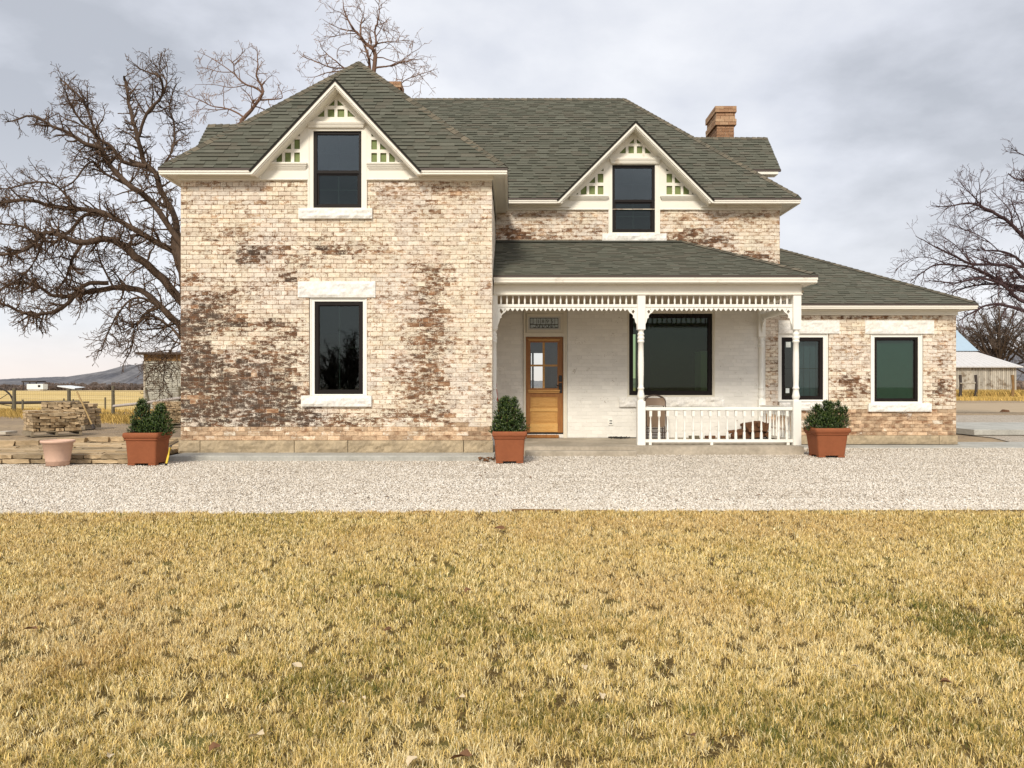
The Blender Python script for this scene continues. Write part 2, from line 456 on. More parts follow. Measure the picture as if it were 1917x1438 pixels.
M['weather_wood'] = simple('weathered grey white board', (0.46, 0.42, 0.35), 0.9, 0.25, 4.0, 0.2, 0.3, dirt=((0.20, 0.15, 0.10), 0.53, 0.68, .8), stretch=(4, 4, .6), per=0.22)
M['shed_wood'] = simple('faded shed clapboard', (0.38, 0.37, 0.32), 0.9, 0.2, 3.0, 0.2, 0.3, dirt=((0.22, 0.20, 0.16), 0.54, 0.68, 1.2), stretch=(.4, 4, 4), per=0.15)
M['rusty_wood'] = simple('rusty brown board', (0.22, 0.13, 0.055), 0.9, 0.3, 3.0)
M['post_wood'] = simple('grey green fence post', (0.145, 0.125, 0.085), 0.9, 0.25, 8.0, 0.2, 0.4, stretch=(3, 3, .5))
M['pallet'] = simple('grey pallet board', (0.27, 0.22, 0.15), 0.9, 0.2, 5.0)
M['metal_roof'] = simple('pale corrugated metal', (0.58, 0.565, 0.55), 0.5, 0.06, 1.0, 0.4)
M['blue_roof'] = simple('pale blue metal roof', (0.36, 0.47, 0.56), 0.5, 0.05, 1.0, 0.4)
M['pipe'] = simple('dark pipe', (0.05, 0.04, 0.035), 0.6, 0.2, 3.0)
M['pale_pipe'] = simple('bleached rail pole', (0.42, 0.37, 0.33), 0.8, 0.2, 3.0)
M['trailer'] = simple('white trailer siding', (0.72, 0.75, 0.76), 0.5, 0.05, 1.0)
M['handle_wood'] = simple('tan tool handle', (0.42, 0.29, 0.13), 0.7, 0.15, 6.0)
M['yellow'] = simple('yellow tool handle', (0.72, 0.50, 0.05), 0.5, 0.1, 6.0)
M['red'] = simple('red enamel shaft', (0.45, 0.02, 0.02), 0.4, 0.1, 6.0, 0.5)
M['chair'] = simple('brown chair enamel', (0.20, 0.135, 0.085), 0.35, 0.08, 5.0, 0.5, 0.0)
M['chair_dark'] = simple('dark brown chair tube', (0.075, 0.05, 0.036), 0.35, 0.08, 5.0, 0.5, 0.0)
M['firewood'] = simple('split firewood', (0.125, 0.060, 0.030), 0.9, 0.45, 7.0, 0.2, 0.4)
M['leaf_brown'] = simple('dry brown leaf', (0.17, 0.085, 0.04), 0.9, 0.3, 20)
M['leaf_pale'] = simple('bleached dead leaf', (0.58, 0.47, 0.31), 0.9, 0.15, 30)

m = NM('dry lawn grass'); r, g, b = m.tone()
col = m.ramp(r, [(0, (0.080, 0.105, 0.018)), (0.26, (0.25, 0.215, 0.045)), (0.48, (0.80, 0.575, 0.19)), (1, (0.97, 0.85, 0.52))])
col = m.mix(b, col, (0.52, 0.30, 0.09))
col = m.scale(col, m.lin(g, 0, 1, 0.62, 1.2))
M['grass'] = m.fin(col, 0.75, 0.25)
m = NM('lawn thatch')
a = m.noise(1.3, 5, 0.6); b2 = m.noise(55, 5, 0.7)
col = m.mix(m.step(b2, 0.35, 0.65), (0.075, 0.050, 0.018), (0.22, 0.15, 0.055))
col = m.mix(m.step(a, 0.5, 0.65), col, (0.20, 0.175, 0.055))
m.bump(b2, 0.8, 0.03)
M['thatch'] = m.fin(col, 0.95, 0.1)
m = NM('pale crushed gravel'); r, g, b = m.tone()
col = m.ramp(r, [(0, (0.31, 0.255, 0.195)), (0.25, (0.58, 0.505, 0.41)), (0.65, (0.76, 0.69, 0.59)), (1, (0.88, 0.83, 0.75))])
M['gravel'] = m.fin(m.scale(col, m.lin(m.noise(40, 3), 0.3, 0.7, 0.88, 1.1)), 0.85, 0.25)
m = NM('gravel bed')
vo = m.n('ShaderNodeTexVoronoi'); vo.inputs['Scale'].default_value = 36; m.l(m.co.outputs['Object'], vo.inputs['Vector'])
q = m.n('ShaderNodeSeparateColor'); m.l(vo.outputs['Color'], q.inputs[0])
col = m.ramp(q.outputs[0], [(0, (0.38, 0.30, 0.22)), (0.5, (0.63, 0.54, 0.43)), (1, (0.80, 0.725, 0.61))])
col = m.scale(col, m.lin(vo.outputs['Distance'], 0.0, 0.75, 1.08, 0.55))
col = m.scale(col, m.lin(m.noise(0.5, 4), 0.3, 0.7, 0.92, 1.06))
m.bump(m.math('SUBTRACT', 1.0, vo.outputs['Distance']), 0.9, 0.02)
M['gravel_bed'] = m.fin(col, 0.9, 0.2)
m = NM('bare earth')
a = m.noise(0.25, 6, 0.6); b2 = m.noise(3.5, 6, 0.7)
col = m.mix(m.step(a, 0.4, 0.62), (0.31, 0.235, 0.16), (0.40, 0.30, 0.19))
col = m.mix(m.step(b2, 0.5, 0.68), col, (0.19, 0.145, 0.10))
m.bump(b2, 0.8, 0.1)
M['earth'] = m.fin(col, 0.95, 0.1)
m = NM('golden stubble')
a = m.noise(0.03, 5, 0.6, (1, 3, 1)); b2 = m.noise(1.1, 5, 0.7, (1, .3, 1))
col = m.mix(m.step(a, 0.4, 0.62), (0.60, 0.43, 0.16), (0.68, 0.51, 0.23))
col = m.scale(col, m.lin(b2, 0.3, 0.7, 0.8, 1.15))
M['field'] = m.fin(col, 0.95, 0.1)
M['road'] = simple('pale dirt road', (0.42, 0.325, 0.215), 0.95, 0.12, 0.7, 0.1, 0.2)
M['drygrass'] = simple('dry weeds', (0.46, 0.32, 0.15), 0.9, 0.25, 2.0)
m = NM('basalt greyed with painted haze')  # distance haze is put into the rock's blue-grey colour, no air volume
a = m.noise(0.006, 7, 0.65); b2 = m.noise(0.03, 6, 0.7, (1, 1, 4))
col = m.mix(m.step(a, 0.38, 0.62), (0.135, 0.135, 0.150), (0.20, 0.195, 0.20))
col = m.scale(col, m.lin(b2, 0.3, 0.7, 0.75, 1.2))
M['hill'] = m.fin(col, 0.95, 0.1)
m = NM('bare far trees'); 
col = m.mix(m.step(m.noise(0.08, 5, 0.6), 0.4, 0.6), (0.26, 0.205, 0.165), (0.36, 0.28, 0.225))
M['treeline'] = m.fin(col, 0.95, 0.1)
# ---------------------------------------------------------------- the house
YA, YC = 14.38, 17.40                     # front wall planes: projecting block, main block and wing
YP = 15.25                                # line of the porch posts
XA0, XA1 = -6.196, -0.3745                # projecting block
XC1, XW1 = 6.06, 10.05                    # right ends of main block and wing
ZFL = 0.155                               # porch floor
house = thing('house', 'old two storey brick farmhouse with peeling cream paint, steep grey shingle roofs and white porch', 'house', (0, 16, 0))

def hmap(Y): return lambda u, v, d: (u, Y - d, v)
def rmap(X): return lambda u, v, d: (X + d, u, v)       # wall facing +x, u runs along y
def lmap(X): return lambda u, v, d: (X - d, u, v)

def brick_rows(x0, x1, z0, z1, opens, course=0.0847, bl=0.229, header=6, hoff=2):
    out = []; i = 0; z = z0
    while z < z1 - 0.02:
        v0, v1 = z, min(z + course, z1)
        head = header and i % header == hoff
        L = bl * 0.5 if head else bl
        off = (0.25 * bl if head else (0.5 * bl if i % 2 else 0.0))
        spans = [(x0, x1)]
        for a, b, c, d in opens:
            ov = min(v1, d) - max(v0, c)
            if ov > 0.5 * course:
                ns = []
                for s, e_ in spans:
                    if b <= s or a >= e_: ns.append((s, e_)); continue
                    if a > s: ns.append((s, a))
                    if b < e_: ns.append((b, e_))
                spans = ns
        for s, e_ in spans:
            k = math.floor((s - x0 + off) / L)
            while True:
                u0 = x0 - off + k * L; u1 = u0 + L * 1.0
                k += 1
                if u0 >= e_ - 0.01: break
                a, b = max(u0, s), min(u1, e_)
                if b - a < 0.025: continue
                out.append((a, b, v0, v1))
        z += course; i += 1
    return out

def brick_geo(mb, br, mp, tone, gap=0.009, depth=0.011, jit=0.002):
    u0, u1, v0, v1 = br
    g = gap / 2
    j = lambda s=jit: R.uniform(-s, s)
    d = R.uniform(-0.0015, 0.0035)
    bk = [(u0 + g * .5, v0 + g * .5), (u1 - g * .5, v0 + g * .5), (u1 - g * .5, v1 - g * .5), (u0 + g * .5, v1 - g * .5)]
    fr = [(u0 + g + abs(j()), v0 + g + abs(j())), (u1 - g - abs(j()), v0 + g + abs(j())), (u1 - g - abs(j()), v1 - g - abs(j())), (u0 + g + abs(j()), v1 - g - abs(j()))]
    vs = [mp(u, v, -depth) for u, v in bk] + [mp(u, v, d + j(.001)) for u, v in fr]
    mb.add(vs, [(4, 5, 6, 7), (0, 1, 5, 4), (1, 2, 6, 5), (2, 3, 7, 6), (3, 0, 4, 7)], tone)

def mortar_sheet(mb, x0, x1, z0, z1, opens, mp, tonefn, d=-0.007, reveal=0.25, cell=0.16):
    xs = {x0, x1}; zs = {z0, z1}
    for a, b, c, e_ in opens:
        for q in (a, b):
            if x0 < q < x1: xs.add(q)
        for q in (c, e_):
            if z0 < q < z1: zs.add(q)
    def sub(s):
        s = sorted(s); o = [s[0]]
        for a, b in zip(s, s[1:]):
            n = max(1, int((b - a) / cell))
            o += [a + (b - a) * (k + 1) / n for k in range(n)]
        return o
    xs, zs = sub(xs), sub(zs)
    for i in range(len(xs) - 1):
        for k in range(len(zs) - 1):
            cx, cz = (xs[i] + xs[i + 1]) / 2, (zs[k] + zs[k + 1]) / 2
            if any(a < cx < b and c < cz < e_ for a, b, c, e_ in opens): continue
            mb.add([mp(xs[i], zs[k], d), mp(xs[i + 1], zs[k], d), mp(xs[i + 1], zs[k + 1], d), mp(xs[i], zs[k + 1], d)], [(0, 1, 2, 3)], tonefn(cx, cz))
    for a, b, c, e_ in opens:
        q = [(a, c), (b, c), (b, e_), (a, e_)]
        for i in range(4):
            p0, p1 = q[i], q[(i + 1) % 4]
            mb.add([mp(*p0, 0.0), mp(*p1, 0.0), mp(*p1, -reveal), mp(*p0, -reveal)], [(0, 1, 2, 3)], (0.75, 0.2, 0.5, 1))

BR = []      # every brick of the house: (distance, brick, map, tone, material, wall part)
def nz(x, y, s): return mnoise.noise(Vector((x / s, y / s, 0.37)))
def nz2(x, y, sx, sy, o=0.0): return mnoise.noise(Vector((x / sx, y / sy, 3.1 + o)))
def blob(x, y, L):
    return sum(a * math.exp(-((x - cx) / sx) ** 2 - ((y - cy) / sy) ** 2) for cx, cy, sx, sy, a in L)
DARK_A = [(352, 665, 42, 75, 1.25), (352, 600, 50, 25, 0.75), (385, 590, 50, 20, .55), (425, 700, 60, 45, 1.0), (370, 745, 70, 40, 1.2), (470, 750, 80, 35, 1.0), (520, 720, 50, 45, .95),
          (500, 670, 50, 35, .6), (558, 770, 40, 22, .8), (480, 788, 150, 14, .95), (640, 792, 60, 14, .6), (560, 660, 28, 25, .5),
          (516, 607, 22, 9, .95), (546, 628, 22, 12, .8), (560, 598, 14, 6, .8), (440, 612, 60, 12, .5), (470, 482, 40, 14, .95), (500, 462, 55, 16, .65), (420, 440, 45, 14, .45), (560, 485, 30, 30, .45), (375, 562, 50, 14, .6), (450, 540, 60, 12, .5), (655, 470, 40, 10, .4), (815, 500, 45, 35, .5), (440, 600, 60, 20, .4),
          (540, 520, 34, 14, .75), (455, 480, 14, 8, .8), (358, 520, 26, 10, .9), (612, 463, 36, 16, .85), (700, 445, 20, 8, .35), (420, 560, 60, 14, .35),
          (800, 545, 38, 30, .75), (800, 600, 42, 30, .9), (806, 660, 40, 40, 1.0), (795, 730, 52, 45, .9), (800, 780, 55, 12, 1.0), (745, 775, 25, 10, .5),
          (905, 665, 25, 30, .3), (740, 690, 20, 25, .3), (915, 745, 12, 30, .4), (700, 640, 12, 60, .25)]
RUST_A = [(800, 352, 110, 14, .55), (730, 372, 30, 14, .5), (770, 400, 60, 18, .35), (860, 370, 40, 16, .35), (715, 470, 45, 14, .4), (730, 505, 22, 12, .3), (885, 452, 20, 5, .6), (905, 540, 14, 20, .5), (370, 345, 40, 8, .4),
          (440, 430, 40, 20, .2), (720, 555, 25, 14, .3), (540, 345, 40, 10, .3), (690, 590, 40, 20, .3), (850, 640, 40, 5, .4)]
YEL_A = [(405, 405, 35, 16, .8), (470, 405, 14, 6, .9), (420, 375, 50, 10, .5), (460, 425, 30, 16, .35)]
def tone_A(px, py, brick=True):
    """wear of the projecting block's wall, from the photograph"""
    n = nz2(px, py, 42, 15) * 0.55 + nz2(px, py, 16, 7, 5) * 0.35
    d = blob(px, py, DARK_A); rs = blob(px, py, RUST_A); yl = blob(px, py, YEL_A)
    rr = R.random() if brick else 0.5
    n3 = nz2(px, py, 75, 38, 9) * .6
    x = d * .95 + n * (0.18 + 0.45 * min(1, d)) + n3 * min(1, d) * .8 + (rr - .5) * 0.30 * (0.12 + min(1, d))
    cov = 0.675 - 0.265 * max(0, min(1.15, x)) - 0.30 * (rs + yl * .5) - (0.17 * n if n > 0 else .04 * n) + R.uniform(-.07, .05)
    g = 0.24 + 0.56 * max(0, min(1.1, x)) + R.uniform(-.07, .07)
    if rs > 0.25 and d < 0.3: g = 0.22 + 0.2 * R.random()
    if yl > 0.3 and d < .3: g = 0.12
    if d > .5 and R.random() < .04: g = 0.3
    if px > 690: g = min(g, R.uniform(.45, .66))
    if py > 752 and px < 600 and d > .5 and R.random() < .6: g = max(g, R.uniform(.55, 1.05))
    if py > 797 + 6 * nz2(px, py, 40, 40):                  # newer bare brick at the foot
        cov = 0.16 + R.uniform(0, .35) * (1 if R.random() < .4 else .3); g = R.uniform(0.02, 0.17)
    elif R.random() < .02 and brick: cov -= .2; g = R.uniform(.25, .45)
    return (max(0, min(1, cov)), max(0, min(1, g)), R.random(), R.random())
def mort_A(x, z):
    px, py = CX + x * F / YA, HY - (z - CAMH) * F / YA
    d = min(1, blob(px, py, DARK_A))
    if py > 797: return (0.35, 0.15, 0.6, .5)
    if px > 690: return (0.46 + .14 * d, 0.28, 0.7, .5)
    return (0.36 + 0.22 * d, 0.42, 0.6, .5)
DARK_C = [(960, 440, 40, 10, .5), (975, 428, 30, 12, .4), (1280, 448, 60, 8, .5), (1330, 455, 50, 14, .6), (1395, 480, 50, 10, .8), (1300, 435, 40, 10, .4), (1440, 490, 20, 10, .5), (1065, 430, 25, 6, .35), (1000, 445, 70, 6, .4)]
RUST_C = [(1320, 405, 110, 10, .7), (1400, 420, 60, 10, .5), (1070, 410, 60, 10, .5), (980, 402, 50, 6, .5), (1115, 430, 20, 10, .6), (1000, 435, 60, 8, .5), (1290, 470, 60, 14, .5), (1440, 400, 20, 10, .5)]
def tone_C(px, py, brick=True):
    n = nz2(px, py, 40, 14) * 0.55 + nz2(px, py, 16, 7, 5) * 0.35
    d = blob(px, py, DARK_C); rs = blob(px, py, RUST_C)
    x = d + n * 0.3 + (R.random() - .5) * .5 * (0.3 + min(1, d))
    cov = 0.66 - .38 * max(0, min(1.1, x)) - .30 * rs * R.uniform(.5, 1.2) - (.17 * n if n > 0 else 0) + R.uniform(-.07, .05)
    g = 0.24 + .62 * max(0, min(1, x)) * (1 if d > .25 else .4) + R.uniform(-.08, .08)
    return (max(0, min(1, cov)), max(0, min(1, g)), R.random(), R.random())
DARK_W = [(1610, 720, 40, 16, .6), (1575, 712, 30, 10, .4), (1760, 735, 24, 22, .75), (1770, 680, 16, 40, .35), (1450, 690, 8, 50, .35), (1585, 742, 40, 8, .45), (1600, 594, 80, 4, .5)]
RUST_W = [(1750, 605, 20, 8, .5), (1600, 640, 40, 12, .3), (1690, 596, 60, 4, .7), (1590, 660, 30, 14, .3), (1765, 640, 18, 14, .35)]
def tone_W(px, py, brick=True):
    n = nz2(px, py, 40, 14) * 0.55 + nz2(px, py, 16, 7, 5) * 0.35
    d = blob(px, py, DARK_W); rs = blob(px, py, RUST_W)
    x = d + n * 0.35 + (R.random() - .5) * .4 * (0.3 + min(1, d))
    cov = 0.68 - .38 * max(0, min(1.1, x)) - .28 * rs - (.17 * n if n > 0 else 0) + R.uniform(-.07, .05)
    g = 0.24 + .6 * max(0, min(1, x)) * (1 if d > .25 else .4) + R.uniform(-.08, .08)
    if py > 768 + 5 * nz2(px, py, 30, 30):
        cov = R.uniform(.05, .30) + (.35 if R.random() < .04 else 0); g = R.uniform(.06, .24)
    return (max(0, min(1, cov)), max(0, min(1, g)), R.random(), R.random())

def wall(name, x0, x1, z0, z1, opens, mp, Y, tonefn, mortfn, mat, mort_mat, course=0.0847, bl=0.229, single=True, jit=.002, depth=.011, sheetz1=None):
    mb = MB()
    mortar_sheet(mb, x0, x1, z0, sheetz1 or z1, opens, mp, mortfn, d=-depth + .002)
    wp = mb.build(name, mort_mat, house)
    for br in brick_rows(x0, x1, z0, z1, opens, course, bl):
        u, v = (br[0] + br[1]) / 2, (br[2] + br[3]) / 2
        px, py = CX + u * F / Y, HY - (v - CAMH) * F / Y
        t = tonefn(px, py)
        dist = Vector(mp(u, v, 0)).length
        BR.append((dist if single and br[1] - br[0] > bl * .9 else dist + 100, br, mp, t, mat, wp, jit, depth))
    return wp

def pr(px0, px1, py0, py1, Y): return (fx(px0, Y), fx(px1, Y), fz(py1, Y), fz(py0, Y))
OA = [pr(577, 687, 230, 396, YA), pr(579, 687, 556, 743, YA)]
wall('brick_wall', XA0, XA1, 0.306, 5.18, OA, hmap(YA), YA, tone_A, mort_A, M['brick'], M['brick'], sheetz1=5.33)
OC_up = [pr(1139, 1235, 298, 440, YC)]
wall('brick_wall', XA1 + .01, XC1, 3.2, 5.34, OC_up, hmap(YC), YC, tone_C, lambda x, z: (0.42, .3, .6, 1), M['brick'], M['brick'], sheetz1=5.45)
XPW = fx(1433, YC)
OC_lo = [pr(980, 1062, 582, 815, YC), pr(1175, 1338, 584, 745, YC)]
wall('brick_wall', XA1 + .01, XPW, ZFL, 3.2, OC_lo, hmap(YC), YC, lambda a, b: (1, 0, R.random(), 1), lambda x, z: (1, 0, .45, 1), M['white_brick'], M['white_brick'], single=False, jit=.001, depth=.006)
OW = [pr(1457, 1551, 622, 758, YC), pr(1630, 1728, 622, 758, YC)]
wall('brick_wall', XPW, XW1, 0.21, 2.95, OW, hmap(YC), YC, tone_W, lambda x, z: ((0.30, .2, .5, 1) if z < .95 else (.40, .3, .65, 1)), M['brick'], M['brick'], sheetz1=3.25)
# side walls, seen only edge on
wall('brick_wall', YA, YC, 0.306, 5.0, [], rmap(XA1), YC, lambda a, b: (0.75, .25, R.random(), 1), lambda x, z: (.45, .3, .6, 1), M['brick'], M['brick'], single=False)
mb = MB()
for X, y0, y1, z0, z1 in ((XA0, YA, 23.7, 0, 5.3), (XC1, YC, 23.7, 2.9, 5.4), (XW1, YC, 23.7, 0, 2.95)):
    n = 24
    mb.box(X - (.2 if X > 0 else 0), X + (0 if X > 0 else .2), y0 + .012, y1, z0, z1, (.7, .25, .5, 1))
mb.build('side_wall', M['brick'], house)
# back wall with two window openings, floors: what is seen through the glass
mb = MB()
YB = 23.7
ob = [pr(992, 1018, 659, 765, YB), pr(1183, 1192, 625, 745, YB)]
mortar_sheet(mb, XA0, XC1, 0, 5.4, [(a, b, c, d) for a, b, c, d in ob], hmap(YB), lambda x, z: (1, 0, .5, 1), cell=2.0)
mortar_sheet(mb, XC1, XW1, 0, 2.95, [], hmap(YB), lambda x, z: (1, 0, .5, 1), cell=2.0)
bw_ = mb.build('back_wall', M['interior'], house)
mb = MB(); a, b, c, d = ob[0]; mb.ring(a, b, c, d, .035, YB - .02, YB + .06); xm = fx(997.5, YB); mb.box(xm - .03, xm + .03, YB - .01, YB + .05, c + .035, d - .035); zq = fz(745, YB); mb.box(a + .035, xm - .03, YB - .01, YB + .05, zq - .025, zq + .025); mb.box(xm + .03, b - .035, YB - .01, YB + .05, zq - .025, zq + .025); mb.build('window_frame', M['frame'], bw_)
mb = MB()
for a, b, c in ((XA0 + .21, XA1 - .2, YA + .3), (XA1 - .199, XC1 - .21, YC + .3)):
    mb.box(a, b, c, YB - .26, 0.05, 0.15); mb.box(a, b, c, YB - .26, 2.95, 3.05)
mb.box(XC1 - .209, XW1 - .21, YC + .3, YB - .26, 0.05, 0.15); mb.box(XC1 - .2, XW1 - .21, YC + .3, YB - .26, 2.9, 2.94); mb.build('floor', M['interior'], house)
mb = MB(); mb.box(fx(1030, 19.2), fx(1178, 19.2), 19.2, 19.3, .16, 2.94); mb.box(fx(1215, 20.5), fx(1420, 20.5), 20.5, 20.6, .16, 2.94)
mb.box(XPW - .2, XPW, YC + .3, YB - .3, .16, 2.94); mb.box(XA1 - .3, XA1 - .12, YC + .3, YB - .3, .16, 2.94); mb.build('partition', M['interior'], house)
mb = MB()
x0, x1 = fx(1312, 18.3), fx(1330, 18.3)
mb.box(x0, x1, 18.3, 18.9, .16, fz(657, 18.3)); mb.build('cupboard', M['trailer'], house)

# rough stones: lintels, sills and the foundation course
def rock_block(x0, x1, z0, z1, yf, yb, amp=0.022, cell=0.045, margin=0.012, seed=0.0, col=(1, 1, 1, 1)):
    mb = MB()
    nx = max(4, int((x1 - x0) / cell)); nzn = max(3, int((z1 - z0) / cell))
    vs = []
    for k in range(nzn + 1):
        for i in range(nx + 1):
            x = x0 + (x1 - x0) * i / nx; z = z0 + (z1 - z0) * k / nzn
            edge = min(x - x0, x1 - x, z - z0, z1 - z)
            h = mnoise.noise(Vector((x * 5 + seed, z * 9, seed * 1.7))) + .6 * mnoise.noise(Vector((x * 13, z * 21 + seed, 2.2)))
            h = math.floor(h * 3.2) / 3.2 * .6 + h * .4
            y = yf - (amp * (0.55 + h) if edge > margin else 0)
            vs.append((x, y, z))
    fs = []
    for k in range(nzn):
        for i in range(nx):
            a = k * (nx + 1) + i
            fs.append((a, a + 1, a + nx + 2, a + nx + 1))
    mb.add(vs, fs, col)
    mb.add([(x0, yf, z0), (x1, yf, z0), (x1, yf, z1), (x0, yf, z1), (x0, yb, z0), (x1, yb, z0), (x1, yb, z1), (x0, yb, z1)],
           [(0, 1, 5, 4), (1, 2, 6, 5), (2, 3, 7, 6), (3, 0, 4, 7)], col)
    return mb
for i, (a, b) in enumerate(((333, 373), (374.2, 549.5), (550.8, 650), (651.2, 867), (868.2, 922.5))):
    rock_block(fx(a, YA - .07), fx(b, YA - .07), 0.05 + (0.02 if i == 0 else 0), 0.305, YA - .05, YA + .2, 0.03, seed=i * 3.3).build('foundation_stone', M['base_stone'], house)
for i, (a, b) in enumerate(((1500, 1575), (1576, 1758), (1759, 1793))):
    rock_block(fx(a, YC - .06), fx(b, YC - .06), 0.015, 0.21, YC - .055, YC + .2, 0.02, seed=40 + i * 3.3).build('foundation_stone', M['base_stone'], house)

# windows
def window(px0, px1, py0, py1, Y, hung=True, casing=None, cas_out=0.0, set_in=0.045, bar=0.052, muntins=(1, 1), sill=None, lintel=None, glass='glass', seed=0.0, cas_mat='trim', top_glass=None):
    x0, x1, z0, z1 = pr(px0, px1, py0, py1, Y)
    y = Y + set_in
    mb = MB(); mb.ring(x0, x1, z0, z1, bar, y, y + .09)
    w_ = mb.build('window', M['frame'], house)
    ix0, ix1, iz0, iz1 = x0 + bar, x1 - bar, z0 + bar, z1 - bar
    if hung:
        zm = z0 + (z1 - z0) * 0.475
        mb = MB(); mb.box(ix0, ix1, y + .012, y + .07, zm - .028, zm + .028); mb.build('meeting_rail', M['frame'], w_)
        mb = MB(); mb.box(ix0, ix1, y + .03, y + .036, zm + .028, iz1); mb.build('pane', M[top_glass or glass], w_)
        mb = MB(); mb.ring(ix0, ix1, iz0, zm - .028, .03, y + .035, y + .07); mb.build('sash', M['frame'], w_)
        mb = MB(); mb.box(ix0 + .03, ix1 - .03, y + .05, y + .056, iz0 + .03, zm - .058); mb.build('pane', M[glass], w_)
        segs = [(zm + .028, iz1, y + .045), (iz0 + .03, zm - .058, y + .066)]
    else:
        mb = MB(); mb.ring(ix0, ix1, iz0, iz1, .014, y + .03, y + .05); mb.build('sash', M['frame'], w_)
        mb = MB(); mb.box(ix0 + .014, ix1 - .014, y + .036, y + .042, iz0 + .014, iz1 - .014); mb.build('pane', M[glass], w_)
        segs = [(iz0, iz1, y + .05)]
    if muntins[0] or muntins[1]:
        mb = MB()
        for a, b, yy in segs:
            xm, zm2 = (x0 + x1) / 2, (a + b) / 2
            if muntins[0]: mb.box(xm - .008, xm + .008, yy, yy + .008, a, b)
            if muntins[1]:
                mb.box(ix0, xm - .008, yy, yy + .008, zm2 - .006, zm2 + .006); mb.box(xm + .008, ix1, yy, yy + .008, zm2 - .006, zm2 + .006)
        mb.build('muntin', M['muntin'], w_)
    if casing:
        cx0, cx1, cz0, cz1 = pr(*casing, Y)
        yy = Y - cas_out
        mb = MB()
        mb.box(cx0, x0, yy, y + .1, cz0, cz1); mb.box(x1, cx1, yy, y + .1, cz0, cz1)
        if cz1 > z1 + .004: mb.box(x0, x1, yy, y + .1, z1, cz1)
        if cz0 < z0 - .004: mb.box(x0, x1, yy, y + .1, cz0, z0)
        # a raised outer bead
        mb.box(cx0 - .004, cx0 + .022, yy - .014, yy, cz0, cz1); mb.box(cx1 - .022, cx1 + .004, yy - .014, yy, cz0, cz1)
        mb.build('casing', M[cas_mat], w_)
    if sill:
        a, b, c, d = pr(*sill, Y); rock_block(a, b, c, d, Y - .055, Y + .16, 0.024, seed=seed).build('sill', M['white_stone'], w_)
    if lintel:
        a, b, c, d = pr(*lintel, Y); rock_block(a, b, c, d, Y - .022, Y + .12, 0.022, seed=seed + 9).build('lintel', M['white_stone'], w_)
    return w_
wA1 = window(587, 677, 245.5, 389.5, YA, True, (577, 687, 240, 392), 0.02, 0.02, .056, sill=(560, 697.5, 391, 410), seed=1, cas_mat='trim', top_glass='sky_glass')
wA0 = window(588, 679, 564, 738, YA, False, (580.5, 686, 557, 740), -0.03, 0.045, .072, sill=(565, 696, 740.5, 761), lintel=(558, 703, 527, 557), seed=2, cas_mat='trim_bright')
wC1 = window(1146, 1226, 309, 435.5, YC, True, (1139, 1235, 308, 438), 0.02, 0.02, .06, sill=(1127, 1247, 438, 452.5), seed=3, cas_mat='trim', top_glass='sky_glass')
wC0 = window(1178, 1334, 587, 740, YC, False, (1174, 1338, 583.5, 744), -0.015, 0.045, .085, (0, 0), glass='dark_glass', sill=(1159, 1355, 744, 761.5), seed=4, cas_mat='porch_trim')
wW0 = window(1464, 1542, 631.5, 748.5, YC, False, (1457.5, 1550, 624.5, 752), -0.025, 0.045, .075, (0, 1), sill=(1458, 1556, 753, 768), lintel=(1457, 1571, 600, 624.5), seed=5, cas_mat='trim_bright')
wW1 = window(1638, 1720, 631, 752, YC, False, (1631, 1727, 625, 755), -0.025, 0.045, .06, (0, 0), sill=(1624, 1742, 755, 770.5), lintel=(1619, 1748, 600, 625), seed=6, cas_mat='trim_bright')
mb = MB(); x0, x1, z0, z1 = pr(1640, 1718, 633, 750, YC); mb.box(x0, x1, YC + .15, YC + .17, z0, z1); mb.build('blind', M['blind_green'], wW1)
mb = MB()
x0, x1, z0, z1 = pr(1500, 1540, 633, 747, YC)
for i in range(7): mb.box(x0 + (x1 - x0) * i / 7, x0 + (x1 - x0) * (i + .93) / 7, YC + .2 + .02 * (i % 2), YC + .22 + .02 * (i % 2), z0, z1)
mb.build('curtain', M['blind_blue'], wW0)
mb = MB()
for q in ((1473.5, 1482.5, 640, 650), (1473, 1480, 727, 736)):
    a, b, c, d = pr(*q, YC); mb.box(a, b, YC + .076, YC + .0775, c, d)
mb.build('sticker', M['paper'], wW0)

